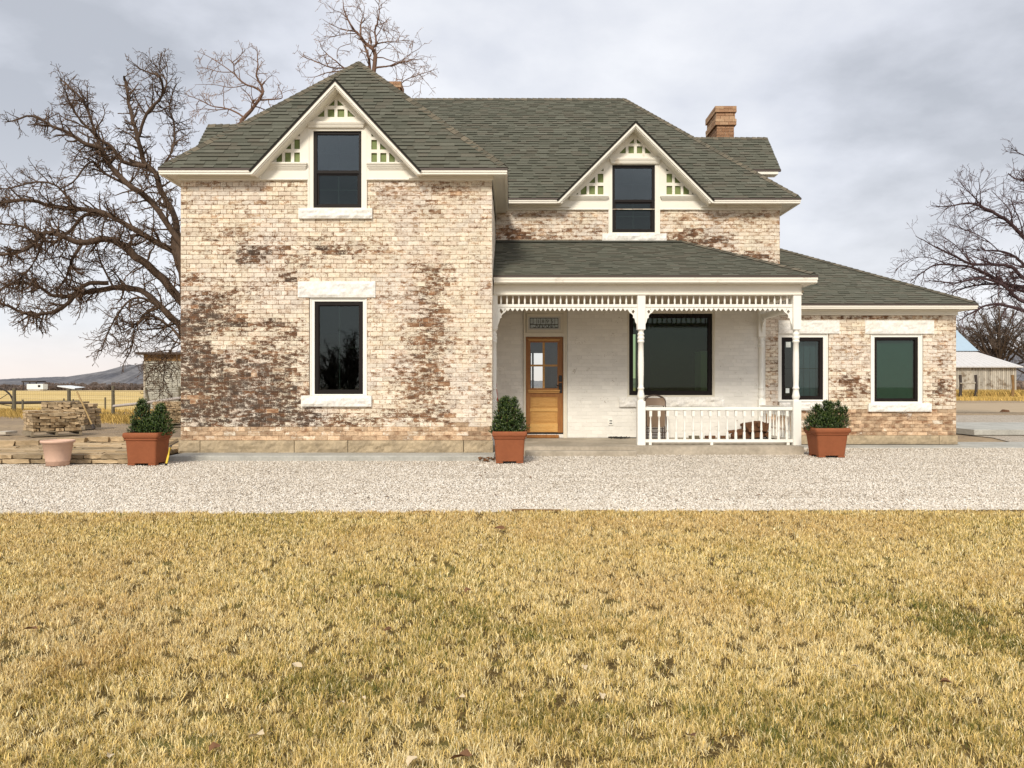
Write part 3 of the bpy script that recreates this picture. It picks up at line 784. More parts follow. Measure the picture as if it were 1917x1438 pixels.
# gables with their sawn fretwork
def gable(apex, foot, Y, Ye, off, sc, cells, header, shelves, crown_y, win, mirror_side, mirror_top, yoff, zback):
    """off/sc turn crop coordinates into photo pixels"""
    q = lambda p: (off[0] + p[0] / sc, off[1] + p[1] / sc)
    ax, az = fx(apex[0], Ye), fz(apex[1], Ye)
    xl, xr, zf = fx(foot[0], Ye), fx(foot[1], Ye), fz(foot[2], Ye)
    hw = (xr - xl) / 2; ax = (xl + xr) / 2
    sl_ = (az - zf) / hw; cth = 1 / math.hypot(1, sl_)
    # wall panel behind, with holes
    inset = 0.10
    outer = [(ax - hw + inset, fz(315, Y) if Y == YA else fz(366, Y))]
    side, top = cells
    holes = []
    for c in side:
        p = [q(v) for v in c]; holes.append([(fx(a, Y), fz(b, Y)) for a, b in p])
        p = [q((2 * mirror_side - v[0], v[1] + yoff)) for v in c]; holes.append([(fx(a, Y), fz(b, Y)) for a, b in p])
    for c, mir in top:
        p = [q(v) for v in c]; holes.append([(fx(a, Y), fz(b, Y)) for a, b in p])
        if mir:
            p = [q((2 * mirror_top - v[0], v[1])) for v in c]; holes.append([(fx(a, Y), fz(b, Y)) for a, b in p])
    zb = fz(shelves[0], Y)
    wx0, wx1, wz1 = fx(win[0], Y), fx(win[1], Y), fz(win[2], Y)
    t = (az - 0.04 - zb) / sl_
    outer = [(ax - t, zb), (wx0, zb), (wx0, wz1), (wx1, wz1), (wx1, zb), (ax + t, zb), (ax, az - 0.04)]
    mb = MB(); mb.prism([outer] + holes, Y - .03, Y - .004)
    g = mb.build('gable', M['trim'], house)
    mb = MB(); mb.prism([outer], Y + .004, Y + .03); mb.build('backing_board', M['green'], g)
    # sloping roof slabs, dark edge
    th = 0.045
    for s in (-1, 1):
        nx_, nz_ = s * sl_ * cth, cth                      # outward normal in xz
        A = Vector((ax, 0, az)); B = Vector((ax + s * (hw + .02), 0, zf - .02 * sl_))
        mb = MB()
        n_ = Vector((nx_, 0, nz_))
        q4 = [A, B, B - n_ * .03, A - Vector((0, 0, .03 / cth))]
        mb.prism([[(v.x, v.z) for v in q4]], Ye - .03, zback)
        mb.build('roof_slab', M['shingle'], g)
        q4 = [A - Vector((0, 0, .031 / cth)), B - n_ * .031, B - n_ * th, A - Vector((0, 0, th / cth))]
        mb = MB(); mb.prism([[(v.x, v.z) for v in q4]], Ye - .022, Ye + .1); mb.build('drip_edge', M['drip'], g)
        # barge boards: two steps
        for o0, o1, yo in ((th, th + .042, -.017), (th + .042, th + .062, .006), (th + .062, th + .074, .03)):
            a0, a1 = A - Vector((0, 0, (o0 + .001) / cth)), A - Vector((0, 0, o1 / cth))
            # foot cut level with the eave fascia
            zc = zf - .085
            def cut(p):
                d = Vector((s, 0, -sl_))
                tt = (p.z - zc) / sl_
                return p + d * tt
            b0, b1 = cut(a0), cut(a1)
            mb = MB(); mb.prism([[(a0.x, a0.z), (b0.x, b0.z), (b1.x, b1.z), (a1.x, a1.z)]], Ye + yo, Ye + .12)
            mb.build('barge_board', M['trim'], g)
        # soffit under the slab
        a0 = A - Vector((0, 0, (th + .05) / cth)); b0 = cut(a0); a1 = A - Vector((0, 0, (th + .065) / cth)); b1 = cut(a1)
        mb = MB(); mb.prism([[(a0.x, a0.z), (b0.x, b0.z), (b1.x, b1.z), (a1.x, a1.z)]], Ye + .121, Y - .031); mb.build('soffit', M['trim'], g)
    # window head moulding
    hx0, hx1 = fx(header[0], Y), fx(header[1], Y); z0, z1 = fz(header[3], Y), fz(header[2], Y)
    mb = MB(); n = 4
    for i in range(n):
        a, b = z0 + (z1 - z0) * i / n, z0 + (z1 - z0) * (i + 1) / n; o = .035 + .012 * i; e_ = .045 * (n - 1 - i) / n
        mb.box(hx0 + e_, hx1 - e_, Y - .03 - o, Y - .0305, a, b)
    mb.build('head_moulding', M['trim'], g)
    # shelf mouldings either side of the window
    for x0, x1, s in ((fx(shelves[2], Y), wx0, 1), (wx1, fx(shelves[3], Y), -1)):
        z0, z1 = fz(shelves[1], Y), fz(shelves[0], Y)
        mb = MB(); n = 4
        for i in range(n):
            a, b = z0 + (z1 - z0) * i / n, z0 + (z1 - z0) * (i + 1) / n; o = .045 + .02 * i; e_ = .012 * i
            if s > 0: mb.box(x0, x1 + e_ - .04, Y - o, Y - .0, a, b)
            else: mb.box(x0 - e_ + .04, x1, Y - o, Y - .0, a, b)
        mb.build('shelf_moulding', M['trim'], g)
        mb = MB(); mb.box(x0, x1, Y - .028, Y - .0008, z0 - .14, z1 - .0005); mb.build('frieze_board', M['trim'], g)
        xo = (x0 - .20, x0 - .0005) if s > 0 else (x1 + .0005, x1 + .20)
        mb = MB(); mb.box(xo[0], xo[1], Y - .029, Y - .001, z0 - .139, z1 + .10); mb.build('frieze_board', M['trim'], g)
    return g
sideA = [[(175, 1060), (205, 1060), (205, 1030)], [(243, 1058), (312, 1058), (312, 935), (303, 935), (243, 992)], [(345, 1058), (418, 1058), (418, 935), (345, 935)],
         [(457, 1058), (525, 1058), (525, 935), (457, 935)], [(340, 895), (420, 895), (420, 815)], [(457, 895), (525, 895), (525, 778), (457, 778)], [(490, 740), (525, 740), (525, 705)]]
topA = [([(862, 378), (938, 378), (938, 305)], True), ([(727, 510), (818, 510), (818, 422)], True), ([(856, 513), (938, 513), (938, 418), (856, 418)], True)]
YeA = 14.09
gable((626, 147), (468, 787, 318), YA, YeA, (480, 140), 6.39, (sideA, topA), (575, 684.5, 231, 240.5), (306.5, 318.5, 490, 766), 0, (577, 687, 240), 951.5, 956, 6, 15.9)
sideC = [[(533, 613), (545, 613), (545, 602)], [(560, 613), (593, 613), (593, 565), (588, 565), (560, 590)], [(607, 613), (640, 613), (640, 565), (607, 565)],
         [(655, 613), (687, 613), (687, 565), (655, 565)], [(606, 549), (640, 549), (640, 513)], [(655, 547), (687, 547), (687, 497), (655, 497)], [(672, 482), (688, 482), (688, 466)]]
topC = [([(830, 328), (858, 328), (858, 302)], True), ([(775, 383), (812, 383), (812, 346)], True), ([(827, 383), (858, 383), (858, 343), (827, 343)], True)]
YeC = 17.05
gable((1190, 226), (1044, 1336, 373), YC, YeC, (900, 160), 2.995, (sideC, topC), (1141, 1236, 297.5, 307.5), (368, 376, 1066, 1312), 0, (1139, 1235, 308), 863.5, 866, 0, 19.0)

# eaves: drip edge, fascia, soffit, frieze
def eave_front(x0, x1, Y, Ye, zd, h, zs, lw=0.0):
    """x0..x1 along the front; zd top of the drip edge, h fascia depth, zs soffit at the wall"""
    mb = MB(); mb.box(x0, x1, Ye - .012, Ye + .05, zd - .035, zd); mb.build('drip_edge', M['drip'], house)
    mb = MB(); mb.box(x0 + .005, x1 - .005, Ye, Ye + .05, zd - .035 - h * .5, zd - .0352); mb.box(x0 + .012, x1 - .012, Ye + .012, Ye + .05, zd - .035 - h, zd - .0352 - h * .5)
    mb.build('fascia', M['trim'], house)
    mb = MB(); mb.box(x0 + .012, x1 - .012, Ye + .051, Y - .001, zs, zs + .03); mb.build('soffit', M['trim'], house)
def frieze(x0, x1, Y, z0, z1):
    mb = MB(); mb.box(x0, x1, Y - .03, Y - .0005, z0 + .028, z1); mb.cbox(x0, x1, Y - .052, Y - .0005, z0, z0 + .0278, .01)
    mb.build('frieze', M['trim'], house)
zdA = 5.315; XeA0, XeA1 = XA0 - .29, XA1 + .29
for a, b in ((XeA0, fx(477, YeA)), (fx(778, YeA), XeA1)): eave_front(a, b, YA, YeA, zdA, .075, 5.235)
for a, b in ((XA0 - .02, fx(577, YA)), (fx(687, YA), XA1 + .02)): frieze(a, b, YA, fz(338.5, YA), 5.30)
mb = MB(); mb.box(XA0 - .02, fx(490, YA), YA - .075, YA - .031, 5.185, 5.2345); mb.box(fx(766, YA), XA1 + .02, YA - .075, YA - .031, 5.185, 5.2345); mb.build('bed_moulding', M['trim'], house)
# right side eave of the projecting block, running back to the main block
mb = MB(); mb.box(XeA1 - .05, XeA1 + .012, YeA + .051, YeC - .02, zdA - .035, zdA); mb.build('drip_edge', M['drip'], house)
mb = MB(); mb.box(XeA1 - .05, XeA1, YeA + .051, YeC - .02, zdA - .11, zdA - .0352); mb.build('fascia', M['trim'], house)
mb = MB(); mb.box(XA1 + .001, XeA1 - .051, YA - .001, YeC + .3, 5.235, 5.262); mb.build('soffit', M['trim'], house)
mb = MB(); mb.box(XA1 + .0005, XA1 + .03, YA - .03, YC - .05, fz(338.5, YA), 5.2345); mb.build('frieze', M['trim'], house)
mb = MB(); mb.box(XeA0 - .012, XeA0 + .05, YeA + .051, 20, zdA - .035, zdA); mb.build('drip_edge', M['drip'], house)
mb = MB(); mb.box(XeA0, XeA0 + .05, YeA + .051, 20, zdA - .11, zdA - .0352); mb.box(XeA0 + .051, XA0, YA, 20, 5.235, 5.262); mb.build('fascia', M['trim'], house)
zdC = 5.492; XeC1 = XC1 + .35
for a, b in ((XeA1 + .0, fx(1054, YeC)), (fx(1326, YeC), XeC1)): eave_front(a, b, YC, YeC, zdC, .075, 5.405)
for a, b in ((XA1 + .03, fx(1139, YC)), (fx(1235, YC), XC1 + .02)): frieze(a, b, YC, fz(394, YC), 5.44)
mb = MB(); mb.box(XA1 + .03, fx(1066, YC), YC - .07, YC - .031, 5.36, 5.4045); mb.box(fx(1312, YC), XC1 + .02, YC - .07, YC - .031, 5.36, 5.4045); mb.build('bed_moulding', M['trim'], house)
mb = MB(); mb.box(XeC1 - .05, XeC1 + .012, YeC + .051, 24, zdC - .035, zdC); mb.build('drip_edge', M['drip'], house)
mb = MB(); mb.box(XeC1 - .05, XeC1, YeC + .051, 24, zdC - .11, zdC - .0352); mb.box(XC1 + .001, XeC1 - .051, YC + .0, 24, 5.405, 5.43); mb.build('fascia', M['trim'], house)
YeW, zdW, XeW = 17.09, 3.155, XW1 + .314
eave_front(XC1 - .3, XeW, YC, YeW, zdW, .075, 3.055)
frieze(XPW + .14, XW1 + .02, YC, fz(590.5, YC), 3.09)
mb = MB(); mb.box(XC1 - .3, XW1 + .02, YC - .07, YC - .031, 3.015, 3.0545); mb.build('bed_moulding', M['trim'], house)
mb = MB(); mb.box(XeW - .05, XeW + .012, YeW + .051, 24, zdW - .035, zdW); mb.build('drip_edge', M['drip'], house)
mb = MB(); mb.box(XeW - .05, XeW, YeW + .051, 24, zdW - .11, zdW - .0352); mb.box(XW1 + .001, XeW - .051, YC + .0, 24, 3.055, 3.08); mb.build('fascia', M['trim'], house)

# roofs
SH = []; CAPS = []
def clip(poly, a, b):
    """keep the part of poly left of the edge a->b"""
    out = []; n = len(poly)
    def sd(p): return (b[0] - a[0]) * (p[1] - a[1]) - (b[1] - a[1]) * (p[0] - a[0])
    for i in range(n):
        p, q = poly[i], poly[(i + 1) % n]; sp, sq = sd(p), sd(q)
        if sp >= 0: out.append(p)
        if (sp > 0 and sq < 0) or (sp < 0 and sq > 0):
            t = sp / (sp - sq); out.append((p[0] + (q[0] - p[0]) * t, p[1] + (q[1] - p[1]) * t))
    return out
def roof_plane(pts, tiles=True, course=0.118, parent=None):
    """pts: counter-clockwise seen from outside, the first edge is the eave"""
    pts = [Vector(p) for p in pts]
    mb = MB(); mb.add([tuple(p) for p in pts], [tuple(range(len(pts)))])
    rp = mb.build('roof', M['roof_deck'], house)
    if not tiles: return rp
    U = (pts[1] - pts[0]).normalized(); N = U.cross(pts[2] - pts[0]).normalized()
    if N.z < 0: N = -N
    V = N.cross(U)
    if V.z < 0: V = -V
    O = pts[0]
    poly = [((p - O).dot(U), (p - O).dot(V)) for p in pts]
    ar = sum(poly[i][0] * poly[(i + 1) % len(poly)][1] - poly[(i + 1) % len(poly)][0] * poly[i][1] for i in range(len(poly)))
    if ar < 0: poly = poly[::-1]
    umin, umax = min(p[0] for p in poly), max(p[0] for p in poly); vmax = max(p[1] for p in poly)
    j = 0; v = -0.02
    drift = R.random()
    while v < vmax:
        u = umin - R.uniform(0, .3); raised = R.random() < .5
        rowt = R.uniform(-.06, .06)
        while u < umax:
            L = R.uniform(.16, .40) if raised else R.uniform(.10, .34)
            rect = [(u, v), (u + L, v), (u + L, v + course * 1.12), (u, v + course * 1.12)]
            for i in range(len(poly)): 
                rect = clip(rect, poly[i], poly[(i + 1) % len(poly)]) if i or True else rect
                if len(rect) < 3: break
            if len(rect) >= 3:
                t = (.021 if raised else .009) if N.z < .8 else (.015 if raised else .006)
                r_ = max(0, min(1, .45 + rowt + R.gauss(0, .17) + (.08 if raised else -.05) + .08 * nz2(u * 40, v * 40, 60, 60)))
                cx = O + U * (u + L / 2) + V * v
                SH.append((cx.length if len(rect) == 4 and L > .2 and raised and cx.z > 3.4 else cx.length + 100, rect, O, U, V, N, v, course, t, r_, R.random() ** 3, rp, .6 if N.z < .8 else .45))
            u += L; raised = not raised if R.random() < .85 else raised
        v += course; j += 1
    return rp
def shingle_geo(mb, s):
    _, rect, O, U, V, N, v0, course, t, r_, g_, _rp, edge = s
    top, low = [], []
    for u, v in rect:
        h = t * (1 - (v - v0) / (course * 1.12)) + .005
        top.append(tuple(O + U * u + V * v + N * h)); low.append(tuple(O + U * u + V * v + N * .0005))
    n = len(rect)
    mb.add(top, [tuple(range(n))], (r_, g_, 0, 1))
    for i in range(n):
        k = (i + 1) % n
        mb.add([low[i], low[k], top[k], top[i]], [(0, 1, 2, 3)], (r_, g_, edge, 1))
def caps(p0, p1, nl, nr, wid=.115, step=.15):
    """overlapping ridge caps from p0 (low) to p1; nl, nr point down the two slopes"""
    p0, p1 = Vector(p0), Vector(p1); d = (p1 - p0).normalized(); p0 = p0 + d * .09; L = (p1 - p0).length
    nl, nr = Vector(nl).normalized(), Vector(nr).normalized(); up = Vector((0, 0, 1))
    k = 0
    while k * step < L:
        a = p0 + d * (k * step); b = p0 + d * min(L, k * step + step * 1.2)
        lift0, lift1 = .042, .026
        q = [a + nl * wid + up * (lift0 * .8), a + up * lift0, a + nr * wid + up * (lift0 * .8), b + nl * wid + up * (lift1 * .8), b + up * lift1, b + nr * wid + up * (lift1 * .8)]
        lo = [q[0] - up * .02, q[1] - up * .02, q[2] - up * .02]
        CAPS.append(([tuple(x) for x in q + lo], R.random()))
        k += 1
apexA = Vector((-3.285, 16.5, 8.27))
fl, frt = Vector((XeA0, YeA, zdA)), Vector((XeA1, YeA, zdA))
def valley(apex, foot, Ye, zd, slope):
    """where the little gable's ridge runs into the main slope"""
    l_, r_ = Vector((fx(foot[0], Ye), Ye, zd)), Vector((fx(foot[1], Ye), Ye, zd)); az = fz(apex[1], Ye)
    return l_, r_, Vector(((l_.x + r_.x) / 2, Ye + (az - zd) / slope, az))
lA, rA, vA = valley((626, 149), (474, 781), YeA, zdA, (apexA.z - zdA) / (apexA.y - YeA))
roofA = roof_plane([fl, lA, vA, apexA])
roof_plane([rA, frt, apexA, vA])
backA = Vector((-3.285, 20.6, 8.27))
roof_plane([frt, Vector((XeA1, 19.5, zdA)), backA, apexA], False)
roof_plane([fl, Vector((XeA0, 22, zdA)), Vector((-3.285, 22, 8.27)), apexA], False)
ridgeL, ridgeR = Vector((-2.99, 20.55, 8.99)), Vector((3.02, 20.55, 8.99))
cl_, cr_ = Vector((XA1 - .3, YeC, zdC)), Vector((XeC1, YeC, zdC))
lC, rC, vC = valley((1190, 228), (1050, 1330), YeC, zdC, 1.0)
roof_plane([Vector((-3.3, YeC, zdC)), lC, vC, Vector((vC.x, 20.55, 8.99)), Vector((-3.3, 20.55, 8.99))])
roof_plane([rC, cr_, ridgeR, Vector((vC.x, 20.55, 8.99)), vC])
roof_plane([cr_, Vector((XeC1, 24.05, zdC)), ridgeR], False)
roof_plane([Vector((XeA0, 24.05, zdC)), Vector((XeC1, 24.05, zdC)), ridgeR, ridgeL], False)
roof_plane([Vector((XeA0, YeC, zdC)), Vector((XeA0, 24.05, zdC)), ridgeL], False)
# porch roof
YeP, zdP = 14.95, 3.475; XeP = 5.953
pr_, pt = Vector((XeP, YeP, zdP)), Vector((3.79, YC - .01, 4.60))
roof_plane([Vector((XA1 + .01, YeP, zdP)), pr_, pt, Vector((XA1 + .01, YC - .01, 4.60))], True, course=.105)
roof_plane([pr_, Vector((XeP, YC - .01, zdP)), pt], False)
mb = MB(); mb.box(XA1 + .01, 3.72, YC - .016, YC - .002, 4.55, 4.625); s_ = (4.60 - zdP) / (YC - YeP)
mb.add([(XA1 + .01, YC - .016, 4.625), (3.72, YC - .016, 4.625), (3.72 + .13, YC - .20, 4.60 - .19 * s_ + .034), (XA1 + .01, YC - .20, 4.60 - .19 * s_ + .034)], [(0, 1, 2, 3)])
mb.build('flashing', M['roof_deck'], house)
# wing roof
mW = .547; t_ = 4.0
wr = Vector((XeW, YeW, zdW)); wt = Vector((XeW - t_, YeW + t_, zdW + mW * t_))
roof_plane([Vector((XC1 - .0, YeW, zdW)), wr, wt, Vector((XC1 - .0, YeW + t_, zdW + mW * t_))])
roof_plane([wr, Vector((XeW, YeW + 2 * t_, zdW)), wt], False)
roof_plane([Vector((XC1, YeW + 2 * t_, zdW)), Vector((XeW, YeW + 2 * t_, zdW)), wt, Vector((XC1, YeW + t_, zdW + mW * t_))], False)
# small side gables
def side_gable(xin, xout, Yr, zr, half, slope, face):
    s = 1 if xout > xin else -1
    zl = zr - half * slope
    a, b = (xin, xout) if s > 0 else (xout, xin)
    roof_plane([Vector((a, Yr - half, zl)), Vector((b, Yr - half, zl)), Vector((b, Yr, zr)), Vector((a, Yr, zr))])
    roof_plane([Vector((a, Yr + half, zl)), Vector((b, Yr + half, zl)), Vector((b, Yr, zr)), Vector((a, Yr, zr))], False)
    mb = MB(); mb.box(a, b + .01 * s, Yr - half - .012, Yr - half + .05, zl - .05, zl - .001); mb.build('drip_edge', M['drip'], house)
    xf = xout - s * .28
    mb = MB(); mb.box(min(a, xout), max(a, xout) - .06 if s > 0 else max(a, xout), Yr - half, Yr - half + .3, zl - .12, zl - .051)
    mb.add([(xf, Yr - half + .25, zl - .8), (xf, Yr + half - .25, zl - .8), (xf, Yr + half - .25, zl), (xf, Yr, zr - .05), (xf, Yr - half + .25, zl)], [(0, 1, 2, 3, 4)])
    mb.build('soffit', M['trim'], house)
    caps((xin, Yr, zr), (xout, Yr, zr), (0, -1, -slope), (0, 1, -slope))
side_gable(3.6, 6.81, 20.5, 7.93, 1.0, 1.11, None)
side_gable(-4.2, -6.72, 17.0, 7.08, .8, 1.11, None)
nA = Vector((0, -(apexA.y - YeA), -(apexA.z - zdA))); nS = Vector((XeA1 - apexA.x, 0, -(apexA.z - zdA)))
caps(fl, apexA, (.75, -.35, -.45), (-.72, 0, -.66)); caps(frt, apexA, (-.75, -.35, -.45), (.72, 0, -.66))
caps(apexA, backA - Vector((0, 1, 0)), (-.7, 0, -.7), (.7, 0, -.7))
caps(cr_, ridgeR, (-.7, -.5, -.5), (.7, 0, -.7)); caps(ridgeL, ridgeR, (0, -.7, -.7), (0, .7, -.7))
caps(pr_, pt, (-.75, -.5, -.23), (.75, .3, -.35)); caps(wr, wt, (-.8, -.5, -.27), (.8, .3, -.4))
for q, t in CAPS:
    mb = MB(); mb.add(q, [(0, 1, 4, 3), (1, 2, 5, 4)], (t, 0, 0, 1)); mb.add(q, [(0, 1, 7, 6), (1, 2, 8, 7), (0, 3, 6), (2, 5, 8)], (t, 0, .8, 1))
    mb.build('ridge_cap', M['cap'], roofA)

# chimneys
def chimney(x0, x1, y0, y1, z0, z1):
    mb = MB(); mb.box(x0 + .034, x1 - .034, y0 + .034, y1 - .034, z0, z1 - .005); ch = mb.build('chimney', M['mortar_tan'], house)
    c = .085; n = int((z1 - z0) / c); single = z1 < 9
    bulk = MB()
    for i in range(n):
        za = z1 - (i + 1) * c; o = .035 if i < 2 else (0.0 if i < 4 else (.03 if i < 6 else -.02))
        for mp, a, b in ((lambda u, v, d: (u, y0 - o - d, v), x0 - o, x1 + o), (lambda u, v, d: (x0 - o - d, u, v), y0 - o, y1 + o), (lambda u, v, d: (x1 + o + d, u, v), y0 - o, y1 + o)):
            front = mp is not None
            off = .115 if i % 2 else 0
            u = a - off
            while u < b:
                s, e_ = max(u, a), min(u + .23, b)
                if e_ - s > .03:
                    t = (0, 0, max(0, min(1, (.30 if i >= 6 else .68) + R.uniform(-.3, .3))), 1)
                    m1 = MB() if single else bulk
                    brick_geo(m1, (s, e_, za, za + c), mp, t, depth=.03)
                    if single: m1.build('brick', M['chimney_brick'], ch)
                u += .23
        if o > 0: bulk.box(x0 - o + .004, x1 + o - .004, y0 - o + .004, y1 + o - .004, za + .003, za + c - .003, (0, 0, .4, 1))
    if bulk.v: tag(bulk.build('brick_course', M['chimney_brick'], ch), kind='stuff')
chimney(fx(1341, 20.6), fx(1376, 20.6), 20.6, 21.6, 7.6, fz(199, 20.6))
chimney(fx(724, 21.2), fx(749, 21.2), 21.2, 21.7, 8.4, fz(153, 21.2))

# hang the bricks and shingles: the 300 that show largest singly, the rest joined per wall or roof
BR.sort(key=lambda t: t[0])
for t in BR[:236]:
    mb = MB(); brick_geo(mb, t[1], t[2], t[3], depth=t[7], jit=t[6]); mb.build('brick', t[4], t[5])
rest = {}
for t in BR[236:]:
    mb = rest.setdefault(t[5], (MB(), t[4]))[0]; brick_geo(mb, t[1], t[2], t[3], depth=t[7], jit=t[6])
for wp, (mb, mt) in rest.items(): tag(mb.build('brick_courses', mt, wp), kind='stuff')
SH.sort(key=lambda t: t[0])
for s in SH[:298]:
    mb = MB(); shingle_geo(mb, s); mb.build('shingle', M['shingle'], s[-2])
rest = {}
for s in SH[298:]: shingle_geo(rest.setdefault(s[-2], MB()), s)
for rp, mb in rest.items(): tag(mb.build('shingle_courses', M['shingle'], rp), kind='stuff')
# ---------------------------------------------------------------- porch
mb = MB(); mb.box(XA1 + .002, fx(1505, 14.9), 14.9, YC - .012, -.1, ZFL - .004); 
vs = []
porch_slab = mb.build('porch_slab', M['old_concrete'], house)
mb = MB(); mb.cbox(fx(984, 14.55), fx(1193, 14.55), 14.58, 14.898, -.05, .085, .012); mb.build('step', M['old_concrete'], house)
mb = MB(); mb.box(XA1 + .02, fx(1440, YC), YP + .09, YC - .02, 3.20, 3.23); 
ce = mb.build('porch_ceiling', M['ceiling'], house)
mb = MB()
for i in range(20):
    y = YP + .1 + i * .105
    mb.box(XA1 + .02, fx(1440, YC), y, y + .099, 3.192, 3.1998)
tag(mb.build('ceiling_board', M['ceiling'], ce), kind='stuff')
XPR = fx(1490, YP)                         # line of the right hand posts
# eave and beam of the porch
eave_front(XA1 + .01, XeP, YP - .08, YeP, zdP, .10, 3.325)
mb = MB(); mb.box(XA1 + .01, XPR + .082, YP - .08, YP + .08, 3.145, 3.324); mb.cbox(XA1 + .01, XPR + .10, YP - .10, YP + .08, 3.118, 3.1445, .008)
beam = mb.build('porch_beam', M['trim'], house)
mb = MB(); mb.box(XPR - .08, XPR + .08, YP + .081, YC - .002, 3.118, 3.324); mb.build('porch_beam', M['trim'], house)
mb = MB(); mb.box(XeP - .05, XeP, YeP + .051, YC - .06, zdP - .135, zdP - .0352); mb.box(XPR + .081, XeP - .051, YP - .07, YC - .06, 3.325, 3.35); mb.build('fascia', M['trim'], house)
mb = MB(); mb.box(XeP - .05, XeP + .012, YeP + .051, YC - .06, zdP - .035, zdP); mb.build('drip_edge', M['drip'], house)

# posts
HW = .078
def post_mesh(half=None):
    """full turned post about the origin, z from the floor to the beam"""
    z0, z1 = 0.0, 3.117 - ZFL
    zt0, zt1 = 0.87, 2.285
    mb = MB()
    mb.box(-HW, HW, -HW, HW, z0, zt0); mb.box(-HW, HW, -HW, HW, zt1, z1)
    prof = [(.070, zt0), (.056, zt0 + .02), (.058, zt0 + .04), (.072, zt0 + .06), (.075, zt0 + .10), (.064, zt0 + .15), (.056, zt0 + .20), (.055, zt0 + .235), (.066, zt0 + .245), (.066, zt0 + .262), (.054, zt0 + .275),
            (.052, zt0 + .32), (.058, zt0 + .55), (.060, zt0 + .75), (.056, zt0 + .95), (.053, zt1 - .26), (.066, zt1 - .25), (.069, zt1 - .232), (.066, zt1 - .215), (.055, zt1 - .205), (.066, zt1 - .19),
            (.070, zt1 - .165), (.066, zt1 - .14), (.054, zt1 - .125), (.064, zt1 - .11), (.067, zt1 - .09), (.060, zt1 - .07), (.050, zt1 - .05), (.056, zt1 - .03), (.070, zt1)]
    mb.lathe(prof, 0, 0, 14)
    return mb
def place(mb, name, mat, parent, loc):
    """one mesh about its own origin, set at loc (world)"""
    me_o = mb.build(name, mat, None, origin=(0, 0, 0))
    me = me_o.data; bpy.data.objects.remove(me_o)
    return obj_from_mesh(name, me, parent, Vector(loc) - ORG[parent]), me
_, pm = place(post_mesh(), 'post', M['trim_bright'], house, (fx(1199.7, YP), YP, ZFL))
obj_from_mesh('post', pm, house, Vector((XPR, YP, ZFL)) - ORG[house])
obj_from_mesh('post', pm, house, Vector((XA1 + .012, YP, ZFL)) - ORG[house])
obj_from_mesh('post', pm, house, Vector((XPR, YC - .02, ZFL)) - ORG[house])

def baluster_mesh(z0, z1):
    H = z1 - z0; mb = MB(); q = .026
    mb.cbox(-q, q, -q, q, z1 - .105 * H * 2, z1, .003); mb.box(-q * .9, q * .9, -q * .9, q * .9, z0, z0 + .02 * H)
    Z = lambda t: z0 + t * H
    mb.lathe([(.028, Z(.02)), (.029, Z(.10)), (.026, Z(.22)), (.016, Z(.29)), (.022, Z(.31)), (.024, Z(.33)), (.021, Z(.40)), (.014, Z(.62)), (.011, Z(.74)), (.017, Z(.765)), (.018, Z(.79))], 0, 0, 8)
    return mb
def spindle_mesh(z0, z1):
    H = z1 - z0; mb = MB(); Z = lambda t: z0 + t * H
    mb.lathe([(.017, Z(0)), (.018, Z(.18)), (.021, Z(.34)), (.019, Z(.5)), (.013, Z(.72)), (.011, Z(.88)), (.013, Z(1))], 0, 0, 8)
    return mb
zr0, zr1 = fz(828, YP), fz(822.5, YP); zt0, zt1 = fz(768.5, YP), fz(762.5, YP)
xm, xr_ = fx(1199.7, YP) + HW, XPR - HW
mb = MB(); mb.box(xm, xr_, YP - .03, YP + .03, zr0, zr1); mb.cbox(xm, xr_, YP - .045, YP + .045, zt0, zt1, .01)
for a in (1217, 1332, 1475): mb.box(fx(a - 2.5, YP), fx(a + 2.5, YP), YP - .025, YP + .025, ZFL, zr0)
tag(mb.build('railing', M['trim_bright'], house), None)
bm_, me_b = place(baluster_mesh(zr1, zt0), 'baluster', M['trim_bright'], house, (fx(1217.9, YP), YP, 0))
for i in range(1, 17): obj_from_mesh('baluster', me_b, house, Vector((fx(1217.9 + 15.95 * i, YP), YP, 0)) - ORG[house])
mb = MB(); mb.box(XPR - .03, XPR + .03, YP + HW, YC - .1, zr0, zr1); mb.box(XPR - .045, XPR + .045, YP + HW, YC - .1, zt0, zt1); mb.build('railing', M['trim_bright'], house)
for i in range(10): obj_from_mesh('baluster', me_b, house, Vector((XPR, YP + .2 + i * .185, 0)) - ORG[house])
# spindle frieze under the beam
zs0, zs1 = fz(570, YP), 3.118; zq0 = fz(575.5, YP)
bays = ((fx(929, YP), fx(1199.7, YP) - HW), (fx(1199.7, YP) + HW, XPR - HW))
me_s = None
for a, b in bays:
    mb = MB(); mb.cbox(a, b, YP - .028, YP + .028, zq0, zs0, .006); mb.build('frieze_rail', M['trim_bright'], house)
    n = 23; st = (b - a) / (n + .6)
    for i in range(n):
        loc = (a + st * (i + .8), YP, 0)
        if me_s is None: _, me_s = place(spindle_mesh(zs0, zs1), 'spindle', M['trim_bright'], house, loc)
        else: obj_from_mesh('spindle', me_s, house, Vector(loc) - ORG[house])
    # pointed scallops
    z0, z1, zt = fz(577.8, YP), zq0 - .001, fz(582.6, YP)
    n = 30; st = (b - a) / n
    pts = [(a, z1)] + [(a, z0)]
    for i in range(n):
        u = a + i * st
        pts += [(u + st * .1, z0), (u + st * .22, z0 - (z0 - zt) * .45), (u + st * .5, zt), (u + st * .78, z0 - (z0 - zt) * .45), (u + st * .9, z0)]
    pts += [(b, z0), (b, z1)]
    mb = MB(); mb.prism([pts], YP - .012, YP + .012); mb.build('scallop_trim', M['trim_bright'], house)
y0, y1 = YP + HW, YC - .1
mb = MB(); mb.box(XPR - .028, XPR + .028, y0, y1, zq0, zs0); mb.build('frieze_rail', M['trim_bright'], house)
